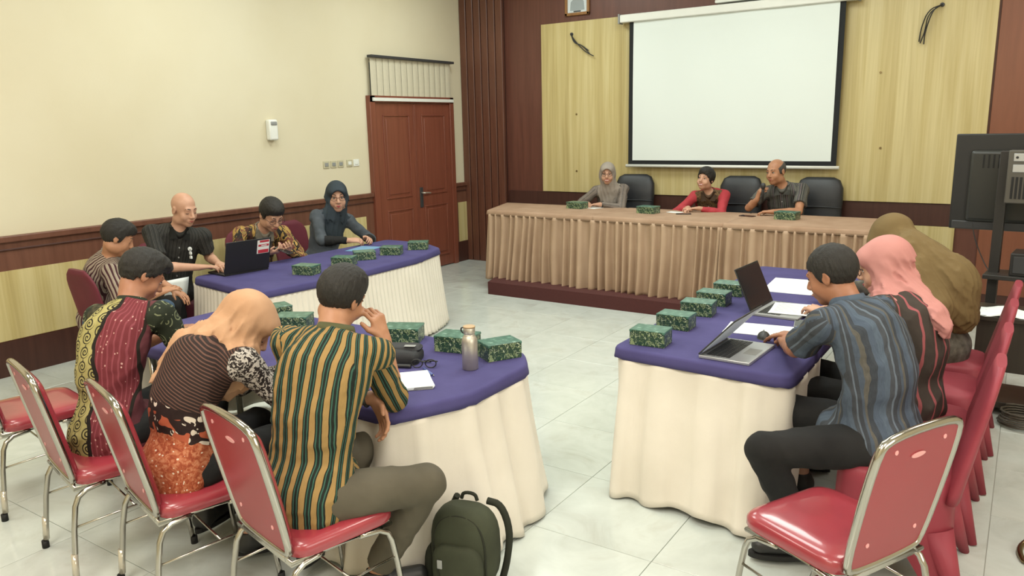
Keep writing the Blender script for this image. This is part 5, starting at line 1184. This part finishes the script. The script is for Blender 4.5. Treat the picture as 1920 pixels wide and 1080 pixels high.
# the head table
person('woman in a grey headscarf and glasses smiling behind the head table', (-4.12, 8.40, .66), (-4.10, 8.24, 1.13), (-4.09, 8.17, 1.285), -72, -68, 4, 0, sc=1.0, skin='light', h=.008, shirt_mats=[F_p8], sleeve='long', trousers=T_dark, hair=None, fem=True, glasses=GLS, mouth='smile', RA=dict(w=(-4.26, 8.00, .95), hint=(-.9, .1, -.5), hd=(.3, -.6, 0), curl=.5), LA=dict(w=(-4.08, 7.96, .95), hint=(.9, .1, -.6), hd=(-.8, -.3, 0), curl=.5), paz=-85, seed=23, hijab=dict(len=.15, fold=.010), hijab_mat=HJ['p8'], watch={'L': M['black']})
person('smiling woman with short black hair in a red and brown blouse', (-2.90, 8.42, .66), (-2.90, 8.26, 1.10), (-2.92, 8.19, 1.245), -80, -98, -6, 6, sc=.97, skin='light', h=.008, shirt_mats=[F_p9, F_p9s], sleeve='long', trousers=T_dark, hair='pixie', fem=True, mouth='smile', RA=dict(w=(-3.03, 7.98, .95), hint=(-.9, .1, -.6), hd=(.1, -.9, 0), curl=.5), LA=dict(w=(-2.90, 7.96, .95), hint=(.9, .1, -.6), hd=(-.9, -.3, 0), curl=.5), paz=-88, seed=25, front=True, paint=plain('brown_collar', '54402f', .8))
person('balding man in a grey striped shirt speaking into a microphone', (-2.08, 8.40, .68), (-2.12, 8.27, 1.18), (-2.18, 8.20, 1.33), -85, -112, 6, -4, sc=1.06, skin='mid', h=.008, shirt_mats=[F_p10], sleeve='short', trousers=T_dark, hair='bald_top', hair_mat_=HG, mouth='calm', RA=dict(e=(-2.42, 8.12, .96), w=(-2.31, 8.03, 1.06), hint=(-.5, .1, -1), hd=(.25, -.1, .9), pn=(.8, .5, 0), curl=.9), LA=dict(w=(-2.12, 7.92, .95), hint=(.9, .2, -.4), hd=(-.9, -.2, 0), curl=.5), paz=-90, seed=27, girth=1.12, front=True, slf=.7)
mc = empty('microphone', 'black microphone held up by the balding man', 'microphone', (-2.25, 8.01, 1.08)); mc.rotation_euler = (.35, .1, 0)
obj('mic_handle', lathe([(.010, -.06), (.012, 0), (.015, .10)], 16), M['black'], mc); obj('mic_head', lathe([(.016, .10), (.024, .115), (.026, .135), (.020, .155), (.008, .162)], 16), M['dgrey'], mc)
# along the right table
person('man in a blue-grey striped shirt leaning on the right table', (-.44, 3.36, .56), (-.58, 3.43, 1.08), (-.67, 3.49, 1.19), 158, 168, 22, 0, sc=1.10, hs=.93, skin='tan', h=.0062, shirt_mats=[F_p11], sleeve='short', trousers=T_dark, hair='crew', LA=dict(w=(-.90, 3.72, .79), hint=(-.3, -.8, -.9), hd=(-.25, .9, 0), curl=.35, sh=(0, .02, -.01)), RA=dict(w=(-.88, 3.88, .80), hint=(0, .8, -.8)),
       LL=dict(k=(-.80, 3.03, .53), a=(-.66, 3.16, .12), fd=(-.8, -.4, 0)), RL=dict(k=(-.86, 3.52, .54), a=(-.88, 3.5, .12), fd=(-1, 0, 0)), paz=180, hem=.10, seed=31, slouch=.08, girth=1.12, wr=.012)
person('woman in a pink headscarf, glasses and dark blouse with pink stripes', (-.40, 3.95, .54), (-.47, 4.01, 1.02), (-.54, 4.06, 1.145), 165, 178, 16, 0, sc=1.06, skin='light', h=.0068, shirt_mats=[F_p12], sleeve='long', trousers=T_dark, hair=None, fem=True, glasses=GLS, LA=dict(w=(-.93, 4.36, .80), hint=(-.1, -.6, -.9), hd=(-.7, .5, .15), pn=(0, .3, -1), curl=.4), RA=dict(w=(-.9, 4.5, .80), hint=(0, .8, -.8)), paz=178, seed=35, girth=1.08,
       hijab=dict(len=.12, fold=.010, flow=(.8, -.1, -.6), drape=[((-.42, 4.03, 1.06), (-.29, 3.94, .95), .075, .062, .6), ((-.28, 3.93, .94), (-.25, 3.91, .91), .06, .05, .5), ((-.50, 3.98, 1.0), (-.58, 3.90, .93), .06, .03, .6)]), hijab_mat=HJ['p12'], slouch=.08, hem=.10, hs=1.05)
person('person in an olive-brown headscarf bowed forward at the far right seat', (-.36, 5.00, .56), (-.52, 5.04, 1.03), (-.64, 5.10, 1.13), 172, 178, 45, 0, sc=1.08, skin='light', h=.0085, shirt_mats=[F_p13], sleeve='long', trousers=T_grey, hair=None, fem=True, LA=dict(w=(-.92, 4.88, .80), hint=(-.1, -.8, -.8)), RA=dict(w=(-.95, 5.2, .80), hint=(0, .8, -.8)), paz=180, seed=39, eyes='closed',
       hijab=dict(len=.12, fold=.007, flow=(.6, -.1, -.8), drape=[((-.52, 5.0, 1.06), (-.31, 4.97, .93), .15, .16, .85), ((-.31, 4.98, .91), (-.27, 4.96, .77), .15, .14, .8), ((-.47, 4.86, .98), (-.36, 4.80, .82), .10, .11, .7)]), hijab_mat=HJ['p13'], slouch=.08, girth=1.0, hs=1.08)
